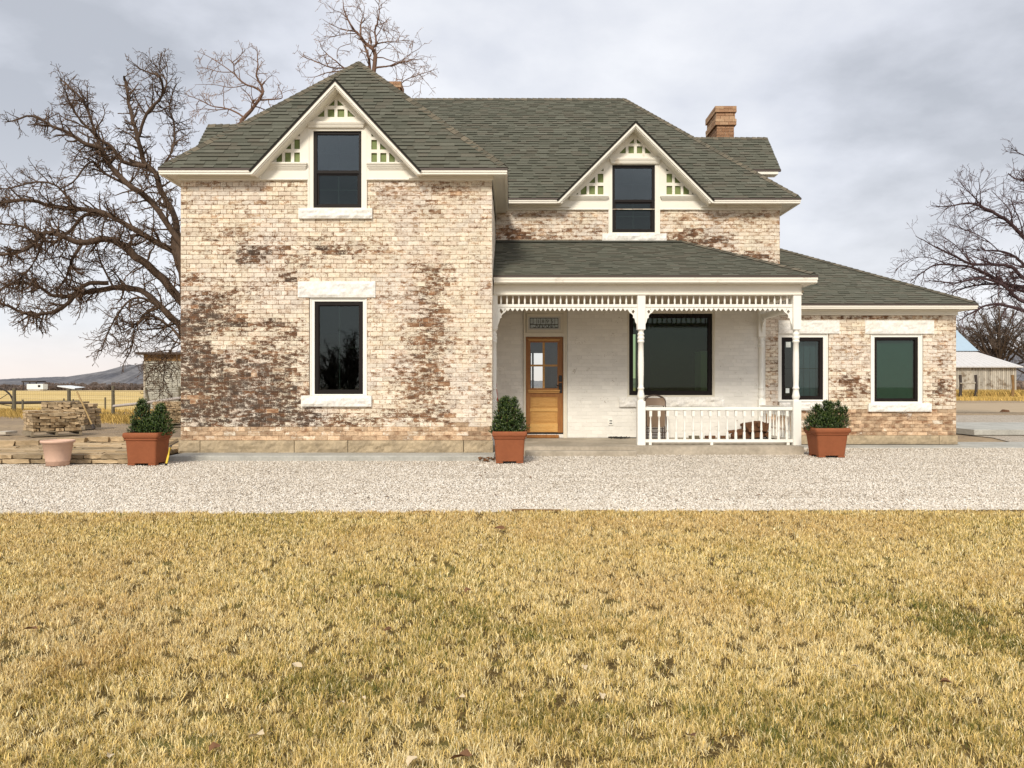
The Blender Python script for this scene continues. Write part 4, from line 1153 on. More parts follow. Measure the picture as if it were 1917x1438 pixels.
for i in range(15): obj_from_mesh('spindle', me_s, house, Vector((XPR, y0 + (y1 - y0) * (i + .7) / 15.4, 0)) - ORG[house])
n = 20; st = (y1 - y0) / n; pts = [(y0, zq0 - .001), (y0, z0)]
for i in range(n):
    u = y0 + i * st
    pts += [(u + st * .1, z0), (u + st * .22, z0 - (z0 - zt) * .45), (u + st * .5, zt), (u + st * .78, z0 - (z0 - zt) * .45), (u + st * .9, z0)]
pts += [(y1, z0), (y1, zq0 - .001)]
mb = MB(); mb.prism([pts], XPR - .012, XPR + .012, mapf=lambda u, x, z: (x, u, z)); mb.build('scallop_trim', M['trim_bright'], house)
# sawn corner brackets
bo = [(165, 745), (475, 745), (478, 768), (455, 768), (400, 790), (385, 812), (345, 815), (312, 868), (262, 905), (238, 935), (240, 978), (212, 990), (196, 1060), (172, 1105), (165, 1180)]
bh = [[(203, 815), (220, 790), (272, 862), (246, 896), (226, 890), (208, 850)], [(240, 778), (282, 782), (322, 806), (296, 842), (276, 830)]]
bsc = 10.27
def bracket(xpost, s, mapf=None, ydepth=YP):
    cv = lambda p: (xpost + s * (p[0] - 165) / bsc * YP / F, fz(500 + p[1] / bsc, YP))
    mb = MB(); mb.prism([[cv(p) for p in bo]] + [[cv(p) for p in h] for h in bh], -.014 + ydepth, .014 + ydepth, mapf=mapf)
    mb.build('corner_bracket', M['trim_bright'], house)
bracket(XA1 + .012 + HW, 1); bracket(fx(1199.7, YP) - HW, -1); bracket(fx(1199.7, YP) + HW, 1); bracket(XPR - HW, -1)
sw = lambda u, y, z: (XPR + (y - YP), u, z)
bracket(YC - .02 - HW, -1, sw); bracket(YP + HW, 1, sw)

# ---------------------------------------------------------------- front door, transom, outlet
Yd = YC + .05
Q = lambda x0, x1, y0, y1: (fx(960 + x0 / 5.533, YC), fx(960 + x1 / 5.533, YC), fz(570 + y1 / 5.533, YC), fz(570 + y0 / 5.533, YC))
mb = MB()
a, b, c, d = Q(117, 555, 55, 1345); xa, xb, zc, zd = Q(136, 522, 336, 1345)
mb.box(a, xa - .004, YC - .025, YC + .14, ZFL, d); mb.box(xb + .004, b, YC - .025, YC + .14, ZFL, d)
mb.box(xa - .004, xb + .004, YC - .02, YC + .14, zd + .004, fz(570 + 292 / 5.533, YC)); mb.box(xa - .004, xb + .004, YC - .025, YC + .14, fz(570 + 90 / 5.533, YC), d)
mb.box(a - .012, a + .015, YC - .04, YC - .026, ZFL, d); mb.box(b - .015, b + .012, YC - .04, YC - .026, ZFL, d)
dc = mb.build('door_casing', M['porch_trim'], house)
tx0, tx1, tz0, tz1 = Q(140, 525, 93, 290)
gx0, gx1, gz0, gz1 = Q(158, 495, 124, 262)
mb = MB()
mb.box(tx0, gx0, YC + .005, YC + .08, tz0, tz1); mb.box(gx1, tx1, YC + .005, YC + .08, tz0, tz1); mb.box(gx0, gx1, YC + .005, YC + .08, gz1, tz1); mb.box(gx0, gx1, YC + .005, YC + .08, tz0, gz0)
tr = mb.build('transom', M['porch_trim'], house)
mb = MB(); mb.box(gx0, gx1, YC + .05, YC + .056, gz0, gz1); mb.build('pane', M['bevel_glass'], tr)
bw, bh_ = (gx1 - gx0), (gz1 - gz0)
ux = lambda t: gx0 + bw * t
uz = lambda t: gz0 + bh_ * t
mb = MB(); mb.box(ux(.07), ux(.92), YC + .047, YC + .0498, uz(.16), uz(.88)); mb.build('pane', M['leaded_glass'], tr)
mb = MB(); y0, y1 = YC + .038, YC + .0468; lw = .008
mb.ring(ux(.055), ux(.935), uz(.12), uz(.90), .013, y0, y1)
for t in (.155, .26, .375, .545, .71, .82): mb.box(ux(t), ux(t) + lw, y0 + .0015, y1, uz(.42) if t != .82 else uz(.33), uz(.88))
mb.box(ux(.07), ux(.92), y0 + .001, y1 - .0005, uz(.37), uz(.42))
mb.box(ux(.07), ux(.16), y0 + .0012, y1 - .0004, uz(.45), uz(.48))
for k in range(11):                                         # a swag of little arcs along the foot
    t0 = .17 + k * .066; pts = []
    for i in range(6):
        an = math.pi * i / 5; pts.append((ux(t0 + .033 - .033 * math.cos(an)), y0 + .004, uz(.24 + (.10 if k % 3 else .15) * math.sin(an) * (1 if k % 2 else -0.5))))
    mb.tube(pts, .0055, 4, caps=False)
for t in (.22, .33, .43, .6, .7): mb.tube([(ux(t), y0 + .004, uz(.15)), (ux(t + .03), y0 + .004, uz(.30)), (ux(t + .02), y0 + .004, uz(.40))], .006, 4)
mb.build('lead_came', M['lead'], tr)
cu = bpy.data.curves.new('numerals', 'FONT'); cu.body = '1895'; cu.size = bh_ * .40; cu.extrude = .002; cu.align_x = 'CENTER'; cu.space_character = 1.7
tmp = bpy.data.objects.new('numerals', cu); COL.objects.link(tmp); bpy.context.view_layer.update()
me = bpy.data.meshes.new_from_object(tmp.evaluated_get(bpy.context.evaluated_depsgraph_get())); bpy.data.objects.remove(tmp)
me.materials.clear(); me.materials.append(M['muntin'])
o = obj_from_mesh('numerals', me, tr, Vector((ux(.53), YC + .0445, uz(.50))) - ORG[tr]); o.rotation_euler = (math.radians(90), 0, 0)

mb = MB()
def bar(x0, x1, y0, y1, yf, yb=Yd + .045, m_=None):
    a, b, c, d = Q(x0, x1, y0, y1); (m_ or mb).box(a, b, yf, yb, c, d)
bar(136, 183, 336, 1328, Yd); bar(464, 521, 336, 1328, Yd); bar(183, 464, 336, 393, Yd); bar(183, 464, 868, 958, Yd)
door = mb.build('door', M['door_stile'], house)
mb = MB(); bar(183, 464, 1328, 1340, Yd + .01); bar(136, 521, 1330, 1344, Yd + .02); mb.build('door_sweep', M['black'], door)
mb = MB(); bar(310, 332, 393, 868, Yd + .004); bar(183, 310, 622, 642, Yd + .004); bar(332, 464, 622, 642, Yd + .004); mb.build('muntin', M['door_panel'], door)
for q in ((183, 310, 393, 622), (332, 464, 393, 622), (183, 310, 642, 868), (332, 464, 642, 868)):
    mb = MB(); bar(*q, Yd + .02, Yd + .026); mb.build('pane', M['clear_glass'], door)
mb = MB(); bar(158, 490, 357, 366, Yd - .03, Yd); bar(165, 483, 366.2, 378, Yd - .018, Yd); mb.build('crown_moulding', M['door_panel'], door)
mb = MB(); bar(156, 490, 885, 900, Yd - .045, Yd); bar(163, 484, 900.2, 917, Yd - .028, Yd); mb.build('drip_shelf', M['door_panel'], door)
for q, mt, o_ in (((183, 464, 958, 1078), 'door_panel', .012), ((183, 464, 1112, 1234), 'door_panel', .012)):
    mb = MB(); bar(*q, Yd + o_); a, b, c, d = Q(*q); mb.cbox(a + .03, b - .03, Yd + .002, Yd + o_ - .0005, c + .03, d - .012, .008); mb.build('panel', M[mt], door)
for q in ((177, 468, 1078, 1112), (177, 468, 1234, 1326)):
    mb = MB(); a, b, c, d = Q(*q); mb.cbox(a, b, Yd - .006, Yd + .045, c, d, .008); mb.build('rail', M['door_rail'], door)
mb = MB()
for q in ((477, 512, 735, 800), (477, 512, 815, 917)):
    a, b, c, d = Q(*q); mb.cbox(a, b, Yd - .018, Yd - .0005, c, d, .006)
a, b, c, d = Q(477, 512, 815, 917); mb.tube([(b - .02, Yd - .05, d - .05), (a - .05, Yd - .055, d - .052)], .011, 8); mb.tube([(b - .02, Yd - .017, d - .05), (b - .02, Yd - .055, d - .05)], .012, 8)
a, b, c, d = Q(477, 512, 735, 800); mb.tube([((a + b) / 2, Yd - .018, (c + d) / 2), ((a + b) / 2, Yd - .035, (c + d) / 2)], .02, 10)
mb.build('handle', M['black'], door)
mb = MB(); a, b, c, d = Q(140, 475, 1344, 1366); mb.cbox(a, b, YC - .1, Yd + .04, ZFL + .002, c + .035, .01); mb.build('threshold', M['door_stile'], door)
mb = MB(); a, b, c, d = pr(1139, 1147.5, 784.5, 796, YC); mb.cbox(a, b, YC - .022, YC + .01, c, d, .004); ol = mb.build('outlet', M['trim_bright'], house)
mb = MB(); mb.box(a + .02, b - .02, YC - .0245, YC - .0221, c + .03, d - .085); mb.box(a + .02, b - .02, YC - .0245, YC - .0221, c + .085, d - .03); mb.build('socket', M['muntin'], ol)

# ---------------------------------------------------------------- things on the porch
def chair(x, y, z, lean, label, rz=0.0):
    t = thing('folding_chair', label, 'chair', (x, y, z), 'brown folding chairs on the porch')
    W = .225; H = .98
    def pt(u, h, dd=0): return (x + u, y + lean * h + dd, z + h)
    mb = MB(); pts = [pt(-W, 0), pt(-W, .45), pt(-W + .003, H - .2)]
    for i in range(9):
        an = math.pi * (1 - i / 8); pts.append(pt(W * math.cos(an), H - .15 + .14 * math.sin(an)))
    pts += [pt(W - .003, H - .2), pt(W, .45), pt(W, 0)]
    mb.tube(pts, .013, 7); mb.tube([pt(-W, .16), pt(W, .16)], .009, 6); mb.build('frame', M['chair_dark'], t)
    mb = MB(); W2 = W - .035
    mb.tube([pt(-W2, 0, .05), pt(-W2, .62, .02)], .011, 6); mb.tube([pt(W2, 0, .05), pt(W2, .62, .02)], .011, 6); mb.tube([pt(-W2, .1, .05), pt(W2, .1, .05)], .008, 6); mb.tube([pt(-W2, .24, .045), pt(W2, .24, .045)], .008, 6)
    mb.build('rear_leg', M['chair_dark'], t)
    mb = MB(); vs, fs = [], []; nx = 8
    for k in range(5):
        h = H - .25 + .045 * k
        wd = (W - .014) if k < 3 else (W - .014) * (1 - .05 * (k - 2) ** 2)
        for i in range(nx + 1):
            u = -wd + 2 * wd * i / nx; vs.append(pt(u, h - (.02 * math.cos(math.pi * (i / nx - .5)) if k == 0 else 0) * -1, -.012 + .03 * (1 - (2 * i / nx - 1) ** 2)))
    for k in range(4):
        for i in range(nx): a = k * (nx + 1) + i; fs.append((a, a + 1, a + nx + 2, a + nx + 1))
    mb.add(vs, fs, smooth=True); mb.build('backrest', M['chair'], t)
    mb = MB(); vs = []
    for u, h in ((-W + .03, .30), (-W + .02, .66), (-W + .06, .70), (W - .06, .70), (W - .02, .66), (W - .03, .30), (W - .08, .27), (-W + .08, .27)): vs.append((u, h))
    mb.prism([[(x + u, z + h) for u, h in vs]], y - .025 + lean * .5, y - .008 + lean * .5); mb.build('seat', M['chair'], t)
    return t
cx0 = fx(1226, 16.9)
chair(cx0, 16.72, ZFL, .16, 'brown metal folding chair leaning folded under the big porch window')
chair(cx0 - .02, 16.84, ZFL, .16, 'second brown folding chair stacked behind the front folding chair on the porch')

fw = thing('firewood_pile', 'small pile of split reddish firewood stacked in the porch corner', 'firewood', (fx(1412, 17), 17.0, ZFL), None)
logs = [(1386, 815, .10), (1400, 815, .12), (1414, 814, .12), (1428, 814, .12), (1440, 813, .10), (1404, 804, .11), (1417, 803, .12), (1431, 803, .11), (1399, 797, .08), (1409, 794.5, .09), (1422, 794, .11), (1435, 797, .12), (1382, 808, .06)]
for i, (px, py, r_) in enumerate(logs):
    c = P(px, py, 16.9 + R.uniform(-.05, .05)); mb = MB(); L = R.uniform(.30, .42); aa = R.uniform(-.35, .35)
    n = R.choice((4, 5, 5)); vs = []; ph = R.random() * 6
    ring_ = [(math.cos(ph + 2 * math.pi * k / n) * r_ * R.uniform(.7, 1.05), math.sin(ph + 2 * math.pi * k / n) * r_ * .72 * R.uniform(.75, 1.05)) for k in range(n)]
    z0 = max(c.z, ZFL + .072)
    horiz = i % 3 == 0
    for e_ in (-.5, .5):
        for u, v in ring_:
            vs.append((c.x + (e_ * L if horiz else u + e_ * L * math.sin(aa)), c.y + .12 + (u if horiz else e_ * L), z0 + v + (e_ * .05 if horiz else 0)))
    fs = [tuple(range(n)), tuple(range(n, 2 * n))] + [(k, (k + 1) % n, (k + 1) % n + n, k + n) for k in range(n)]
    mb.add(vs, fs); mb.build('log', M['firewood'], fw)
# bricks and scraps lying along the foot of the wall
for i, (px, mt, lb) in enumerate(((1330, 'firewood', 'loose red brick lying at the foot of the white porch wall'), (1356, 'terracotta', 'brown brick scrap lying beside the firewood on the porch floor'), (1300, 'green', 'short grey wood scrap against the white porch wall'))):
    x = fx(px, 17.2); mb = MB(); mb.cbox(x - .12, x + .10, 17.14, 17.24, ZFL + .001, ZFL + .062, .01)
    tag(mb.build('wood_scrap' if i == 2 else 'loose_brick', M['firewood' if mt == 'terracotta' else ('post_wood' if mt == 'green' else mt)], None, origin=(x, 17.2, ZFL)), lb, 'scrap' if i == 2 else 'brick')
# dark cable coiled by the outlet, running down from it
mb = MB(); pts = [(fx(1143.5, YC), YC - .03, fz(796, YC)), (fx(1144, YC), YC - .05, .5), (fx(1146, YC), 17.28, ZFL + .02)]
for i in range(40): pts.append((fx(1150 + 14 * math.sin(i * .7) + i * .35, 17.2), 17.15 + .09 * math.sin(i * 1.13), ZFL + .014 + .012 * (i % 3)))
for i in range(8): pts.append((fx(1170 + i * 4, 17.25), 17.25 + .02 * math.sin(i), ZFL + .015))
mb.tube(pts[3:], .010, 5); tag(mb.build('cable', M['black'], None, origin=pts[10]), 'tangled black cable lying on the porch floor beside the door', 'cable')
# red shafted snow shovel leaning in the corner behind the planter
sh = thing('snow_shovel', 'red shafted snow shovel leaning in the porch corner behind the middle planter', 'shovel', (fx(938, 16.2), 16.2, ZFL))
mb = MB(); mb.tube([P(926.5, 706, 16.35), P(928, 725, 16.3), P(931, 750, 16.25), P(935, 780, 16.2)], .022, 8); mb.build('shaft', M['red'], sh)
mb = MB(); c = P(938, 798, 16.15)
mb.add([(c.x - .2, 16.1, c.z - .1), (c.x + .2, 16.1, c.z - .1), (c.x + .2, 16.16, c.z + .22), (c.x - .2, 16.16, c.z + .22), (c.x - .2, 16.13, c.z - .1), (c.x + .2, 16.13, c.z - .1), (c.x + .2, 16.19, c.z + .22), (c.x - .2, 16.19, c.z + .22)],
       [(0, 1, 2, 3), (4, 5, 6, 7), (0, 1, 5, 4), (1, 2, 6, 5), (2, 3, 7, 6), (3, 0, 4, 7)]); mb.build('blade', M['red'], sh)

# ---------------------------------------------------------------- planters and boxwoods
def square_pot(cx, cy, h, wt, wb, label):
    t = thing('terracotta_planter', label, 'planter', (cx, cy, 0), 'square terracotta planters in front of the house')
    a, b = wt / 2, wb / 2
    mb = MB()
    mb.sqlathe([(b, .035), (b + (a * .86 - b) * .5, h * .4), (a * .865, h - .135), (a * .90, h - .13), (a * .93, h - .115), (a * .915, h - .10), (a * .97, h - .085), (a, h - .06), (a * 1.0, h - .03), (a * .975, h - .008), (a * .94, h), (a * .90, h - .004), (a * .88, h - .05)], cx, cy, .14, seg=3)
    f = b * .52
    for sx in (-1, 1):
        for sy in (-1, 1):
            x0, x1 = sorted((cx + sx * (b - .004), cx + sx * (b - f))); y0, y1 = sorted((cy + sy * (b - .004), cy + sy * (b - f)))
            mb.box(x0, x1, y0, y1, 0, .0352)
    mb.box(cx - b * .9, cx + b * .9, cy - b * .9, cy + b * .9, .036, .04)
    mb.build('pot', M['terracotta'], t)
    mb = MB(); mb.box(cx - a * .885, cx + a * .885, cy - a * .885, cy + a * .885, h - .08, h - .05); mb.build('soil', M['soil'], t)
    return t
def boxwood(cx, cy, z, lobes, label, n=330, spiky=1.0):
    """lobes: (dx, height, radius)"""
    t = thing('boxwood_shrub', label, 'shrub', (cx, cy, z), 'boxwood shrubs in the planters')
    V, Fc, T = [], [], []
    st = MB()
    tot = sum(l[1] * l[2] for l in lobes)
    for dx, H, rad, dy in [(*l, 0) if len(l) == 3 else l for l in lobes]:
        for s in range(int(n * H * rad / tot)):
            an = R.uniform(0, 2 * math.pi); hh = R.random() ** .8
            rr = rad * math.sqrt(R.random()) * (1.0 - .82 * hh ** 1.5) * (.88 + .26 * R.random())
            p = Vector((cx + dx + rr * math.cos(an), cy + dy + rr * math.sin(an) * .9, z + hh * H * .86 - .02))
            d = Vector((math.cos(an) * rr / rad * 1.3, math.sin(an) * rr / rad * 1.3, .8)).normalized()
            d = (d + Vector((R.gauss(0, .3), R.gauss(0, .3), R.gauss(0, .15)))).normalized()
            L = R.uniform(.05, .085) * spiky
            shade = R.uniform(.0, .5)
            tip_r = rr / max(rad, .01)
            m_ = 16
            u = d.cross(Vector((.3, .8, .1))).normalized(); v_ = d.cross(u)
            for k in range(m_):
                f = k / m_; q = p + d * L * f; a2 = k * 2.4 + R.random()
                o = (u * math.cos(a2) + v_ * math.sin(a2)); ax_ = (o * .8 + d * .75).normalized(); sd = ax_.cross(d).normalized()
                ll = R.uniform(.013, .021); wd = ll * .38
                b0 = len(V)
                V += [q, q + ax_ * ll * .5 + sd * wd, q + ax_ * ll, q + ax_ * ll * .5 - sd * wd]
                Fc.append((b0, b0 + 1, b0 + 2, b0 + 3))
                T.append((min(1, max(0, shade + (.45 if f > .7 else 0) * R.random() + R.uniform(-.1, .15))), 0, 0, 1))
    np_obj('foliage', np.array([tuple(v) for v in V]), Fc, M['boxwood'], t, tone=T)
    for dx, H, rad, dy in [(*l, 0) if len(l) == 3 else l for l in lobes]:
        for k in range(6): st.tube([(cx + dx * .4, cy, z - .02), (cx + dx + R.uniform(-.5, .5) * rad, cy + dy + R.uniform(-.5, .5) * rad, z + H * R.uniform(.5, .8))], [.010, .004], 5)
    st.build('stem', M['stem'], t)
    return t
# left, middle, right
def pot_at(px0, px1, pyb, h, wt, wb, lab): 
    Y = F * CAMH / (pyb - HY); a = wt / 2
    cx = (fx(px0, Y) + fx(px1, Y)) / 2
    return cx, Y + wb / 2, square_pot(cx, Y + wb / 2, h, wt, wb, lab)
xl, yl, _ = pot_at(232, 297, 871.5, .545, .60, .47, 'square terracotta planter left of the brick wall, beside the yellow handled rake')
xm_, ym, _ = pot_at(921, 987, 867.5, .545, .60, .475, 'square terracotta planter in front of the porch by the wooden front door')
xr2, yr2, _ = pot_at(1521, 1594, 856.5, .545, .66, .49, 'square terracotta planter right of the porch under the wing window')
boxwood(xl + .05, yl, .49, [(-.15, .68, .20), (.16, .58, .22), (0, .36, .27), (-.24, .26, .13), (.1, .4, .22)], 'two peaked boxwood shrub in the planter left of the brick wall', 2000)
boxwood(xm_ - .01, ym, .49, [(-.05, .72, .19), (-.12, .68, .17), (.09, .70, .15), (.0, .34, .27), (.2, .38, .12), (-.2, .32, .12)], 'tall upright boxwood shrub in the planter by the front door', 2000)
boxwood(xr2 - .02, yr2, .49, [(.02, .62, .19), (-.17, .55, .16), (.10, .6, .16), (0, .38, .29), (.30, .48, .09), (.38, .50, .05), (-.29, .32, .12), (.24, .62, .08)], 'bushy spreading boxwood shrub in the planter under the wing window', 1900)

# pale round planter
Yq = F * CAMH / (873.5 - HY); cx = (fx(67, Yq) + fx(126, Yq)) / 2; rb = (fx(117, Yq) - fx(77, Yq)) / 2; rt = (fx(126, Yq) - fx(67, Yq)) / 2; cy = Yq + rb; Hq = fz(824.5, Yq + .1)
t = thing('round_planter', 'empty pale peach round planter standing in front of the flagstones', 'planter', (cx, cy, 0))
mb = MB(); mb.lathe([(rb * .9, 0), (rb, .006), (rb * 1.01, .07), (rb * 1.035, .073), (rb * 1.04, .085), (rt * .88, Hq - .05), (rt * .95, Hq - .045), (rt, Hq - .03), (rt, Hq - .012), (rt * .97, Hq), (rt * .92, Hq - .004), (rt * .86, Hq - .06), (rb * .95, .1), (0.01, .09)], cx, cy, 36); mb.build('pot', M['pale_pot'], t)
mb = MB(); mb.lathe([(rt * .82, Hq * .62), (.005, Hq * .63)], cx, cy, 24); mb.build('soil', M['soil'], t)

# rake leaning on the flagstones
Yk = 12.75
t = thing('rake', 'garden rake with bright yellow handle leaning beside the left planter', 'rake', (fx(311, Yk), Yk, 0))
mb = MB(); mb.tube([P(311.5, 868, Yk), P(314.5, 855, Yk + .05), P(318.5, 838.5, Yk + .12)], .018, 8); mb.build('handle', M['yellow'], t)
mb = MB(); mb.tube([P(310.6, 872, Yk), P(311.5, 868, Yk)], .021, 8); mb.build('grip', M['black'], t)
mb = MB(); a, b = P(316.5, 836, Yk + .13), P(334, 826.5, Yk + .2); mb.tube([P(318.5, 838.5, Yk + .12), P(322, 833.5, Yk + .14)], .009, 6); mb.tube([a, b], .008, 6)
for i in range(11):
    c = a + (b - a) * i / 10; mb.tube([c, c + Vector((-.006, -.02, .045)), c + Vector((.006, -.04, .05))], .0045, 4)
mb.build('rake_head', M['pipe'], t)
# ---------------------------------------------------------------- the ground
def sheet(name, pts, z, mat, kind='structure'):
    mb = MB(); mb.add([(x, y, z) for x, y in pts], [tuple(range(len(pts)))]); return tag(mb.build(name, mat), kind=kind)
def lawn_edge(x): return 8.04 + .030 * x + .03 * mnoise.noise(Vector((x * 1.7, 3.3, 0))) + .02 * mnoise.noise(Vector((x * 6, 1.3, 0))) + .02 * math.sin(x * .9) + .012 * math.sin(x * 2.7)
sheet('ground', [(-6000, -3000), (6000, -3000), (6000, 9000), (-6000, 9000)], -.03, M['earth'])
xs = [x * .5 for x in range(-40, 41)]
sheet('lawn', [(-20, -25), (20, -25)] + [(x, lawn_edge(x)) for x in reversed(xs)], -.004, M['thatch'])
sheet('gravel_drive', [(x, lawn_edge(x) - .02) for x in xs] + [(38, 9), (38, 16.6), (38, 36), (12.5, 36), (12.5, 20), (11.6, 17.5), (11.6, 16.58), (10, 16.4), (5, 15.4), (-.5, 14.4), (-6.5, 13.9), (-9, 13.6), (-20, 13.3)], -.012, M['gravel_bed'])
sheet('field', [(-420, 41), (-16, 41), (-16, 300), (-420, 310)], -.012, M['field'])
sheet('dirt_road', [(14, 40), (60, 40), (120, 52), (120, 75), (14, 60)], -.018, M['road'])
sheet('pasture', [(20, 76), (400, 76), (400, 320), (20, 320)], -.016, M['drygrass'])
# paved strip beside the house
mb = MB(); mb.cbox(fx(316, 13.66), fx(925, 13.66), 13.66, YA + .1, -.05, .082, .012); tag(mb.build('path', M['concrete']), kind='structure')
mb = MB(); mb.cbox(5.75, 13.4, 16.56, 17.3, -.08, .006, .006); mb.box(XW1 + .05, 12.2, 17.301, 18.2, -.08, .006); tag(mb.build('path', M['concrete']), kind='structure')
# raised concrete pad on the right
x0, yp = fx(1824, 20.8), 20.8
mb = MB(); mb.cbox(x0, 24, yp, 25.2, -.05 + .05, .15, .012); tag(mb.build('concrete_pad', M['concrete'], None, origin=(x0, yp, 0)), 'raised grey concrete pad on the gravel right of the wing', 'concrete pad')
# timber edging between lawn and drive
t = thing('lawn_edging', 'weathered board edging between the tan lawn and the gravel', 'edging', (0, 8.03, 0))
for a, b in ((958, 1002), (1004, 1050), (1090, 1150), (775, 815)):
    x0, x1 = fx(a, 8.1), fx(b, 8.1)
    mb = MB(); y = lawn_edge((x0 + x1) / 2); mb.cbox(x0, x1, y - .015, y + .02, -.03, .018 + R.uniform(-.010, .006), .004); mb.build('board', M['rusty_wood'], t)

# ---------------------------------------------------------------- grass blades
def fbm(x, y, s, o=0.0):
    return mnoise.fractal(Vector((x / s, y / s, o)), 0.9, 2.1, 4)
def lawn_blades():
    n = 760000
    # more blades near the camera
    y = 2.35 + (8.05 - 2.35) * NR.random(n) ** 1.18
    x = (NR.random(n) * 2 - 1) * (y * .68 + .25)
    keep = y < np.array([lawn_edge(v) for v in x]) + NR.normal(0, .02, n)
    x, y = x[keep], y[keep]; n = len(x)
    g1 = np.array([fbm(a, b, .55) for a, b in zip(x[::1], y[::1])])          # patches of green
    g2 = np.array([mnoise.noise(Vector((a / .13, b / .13, 4.0))) for a, b in zip(x, y)])
    g3 = np.array([mnoise.noise(Vector((a / 1.6, b / 1.6, 9.0))) for a, b in zip(x, y)])
    g4 = np.array([mnoise.noise(Vector((a / .055, b / .055, 7.0))) for a, b in zip(x, y)])
    kp = NR.random(n) < np.clip(.66 + 1.3 * (g2 * .8 + g4 * .9) + .35 * g1, .08, 1)
    x, y, g1, g2, g3, g4 = (q[kp] for q in (x, y, g1, g2, g3, g4)); n = len(x)
    hgt = (.010 + .016 * NR.random(n)) * np.clip(1 + .55 * g2 + .5 * g4, .4, 1.7)
    wid = (.0009 + .0008 * NR.random(n)) * (1 + (y - 2.3) * .22)
    an = NR.random(n) * 2 * np.pi
    # neighbouring blades lean the same way
    la = 1.5 * g4 + NR.random(n) * 6.28
    el = np.radians(np.where(NR.random(n) < .3, NR.uniform(4, 25, n), NR.uniform(20, 78, n))); tot = hgt * 1.35
    ln = tot * np.cos(el); hgt = tot * np.sin(el) + .003 + .010 * NR.random(n) * np.clip(.6 + g4, 0, 1)
    dx, dy = np.cos(la) * ln, np.sin(la) * ln
    px, py = np.cos(an) * wid, np.sin(an) * wid
    z0 = -.004
    V = np.empty((n, 5, 3))
    V[:, 0] = np.stack([x - px, y - py, np.full(n, z0)], 1); V[:, 1] = np.stack([x + px, y + py, np.full(n, z0)], 1)
    V[:, 2] = np.stack([x + dx * .38 - px * .8, y + dy * .38 - py * .8, hgt * .62], 1); V[:, 3] = np.stack([x + dx * .38 + px * .8, y + dy * .38 + py * .8, hgt * .62], 1)
    V[:, 4] = np.stack([x + dx, y + dy, hgt * (.85 + .15 * NR.random(n))], 1)
    b = np.arange(n)[:, None] * 5
    Fc = np.concatenate([b + np.array([0, 1, 3]), b + np.array([0, 3, 2]), b + np.array([2, 3, 4])], 1).reshape(-1, 3)
    far = (y - 2.3) / 5.7
    green = .36 * g1 + .22 * g2 - .22 * g3 + .15 - .45 * far
    col = np.clip(.60 - .85 * np.clip(green, 0, 1) + NR.normal(0, .19, n) + .14 * g4 + .16 * g3 - .04 * far, 0, 1)
    col = np.where(NR.random(n) < .10, np.clip(.9 + NR.normal(0, .1, n), 0, 1), col)
    br = np.clip((g3 * .9 + g1 * .5 + .75 * far - .25) * .9, 0, .75) * NR.random(n)
    T = np.stack([col, NR.random(n), br, np.ones(n)], 1)
    np_obj('grass', V.reshape(-1, 3), Fc, M['grass'], kind='stuff', tone=np.repeat(T, 3, 0))
lawn_blades()

# ---------------------------------------------------------------- gravel stones
def gravel():
    n = 250000
    y = 7.95 + (17.0 - 7.95) * NR.random(n) ** 1.35
    x = (NR.random(n) * 2 - 1) * (y * .69 + .2)
    front = np.array([lawn_edge(v) for v in x])
    back = np.where(x < -5.9, 13.35 + .0 * x, np.where(x < XA1, 13.64, np.where(x < XPR + .2, 14.86, np.where(x < 13.3, 16.54, 20.6))))
    back = np.where(x < -6.2, 13.02, back)
    keep = (y > front + NR.normal(.01, .04, n) - .15 * (NR.random(n) < .01)) & (y < back)
    x, y = x[keep], y[keep]; n = len(x)
    s = (.0058 + .0085 * NR.random(n) ** 1.8)
    base = np.array([[1, 0, 0], [0, 1, 0], [-1, 0, 0], [0, -1, 0], [0, 0, 1], [0, 0, -1.0]])
    V = base[None] * s[:, None, None] * (1 + NR.normal(0, .28, (n, 6, 3)) * .8)
    V[:, :, :] += NR.normal(0, .25, (n, 6, 3)) * s[:, None, None]
    a = NR.random(n) * 6.28; c, sn = np.cos(a), np.sin(a)
    X = V[:, :, 0] * c[:, None] - V[:, :, 1] * sn[:, None]; Yv = V[:, :, 0] * sn[:, None] + V[:, :, 1] * c[:, None]
    V[:, :, 0], V[:, :, 1] = X, Yv; V[:, :, 2] *= .75
    V[:, :, 0] += x[:, None]; V[:, :, 1] += y[:, None]; V[:, :, 2] += (-.010 + s * .5 * NR.random(n))[:, None]
    f = np.array([[0, 1, 4], [1, 2, 4], [2, 3, 4], [3, 0, 4], [1, 0, 5], [2, 1, 5], [3, 2, 5], [0, 3, 5]])
    Fc = (np.arange(n)[:, None, None] * 6 + f[None]).reshape(-1, 3)
    tn = np.clip(.60 + NR.normal(0, .24, n) + .16 * np.array([mnoise.noise(Vector((a / 2.2, b / .5, 5.0))) for a, b in zip(x, y)]), 0, 1); tn = np.where(NR.random(n) < .06, NR.random(n) * .25, tn)
    T = np.stack([tn, NR.random(n), NR.random(n), np.ones(n)], 1)
    np_obj('gravel', V.reshape(-1, 3), Fc, M['gravel'], kind='stuff', tone=np.repeat(T, 8, 0))
gravel()

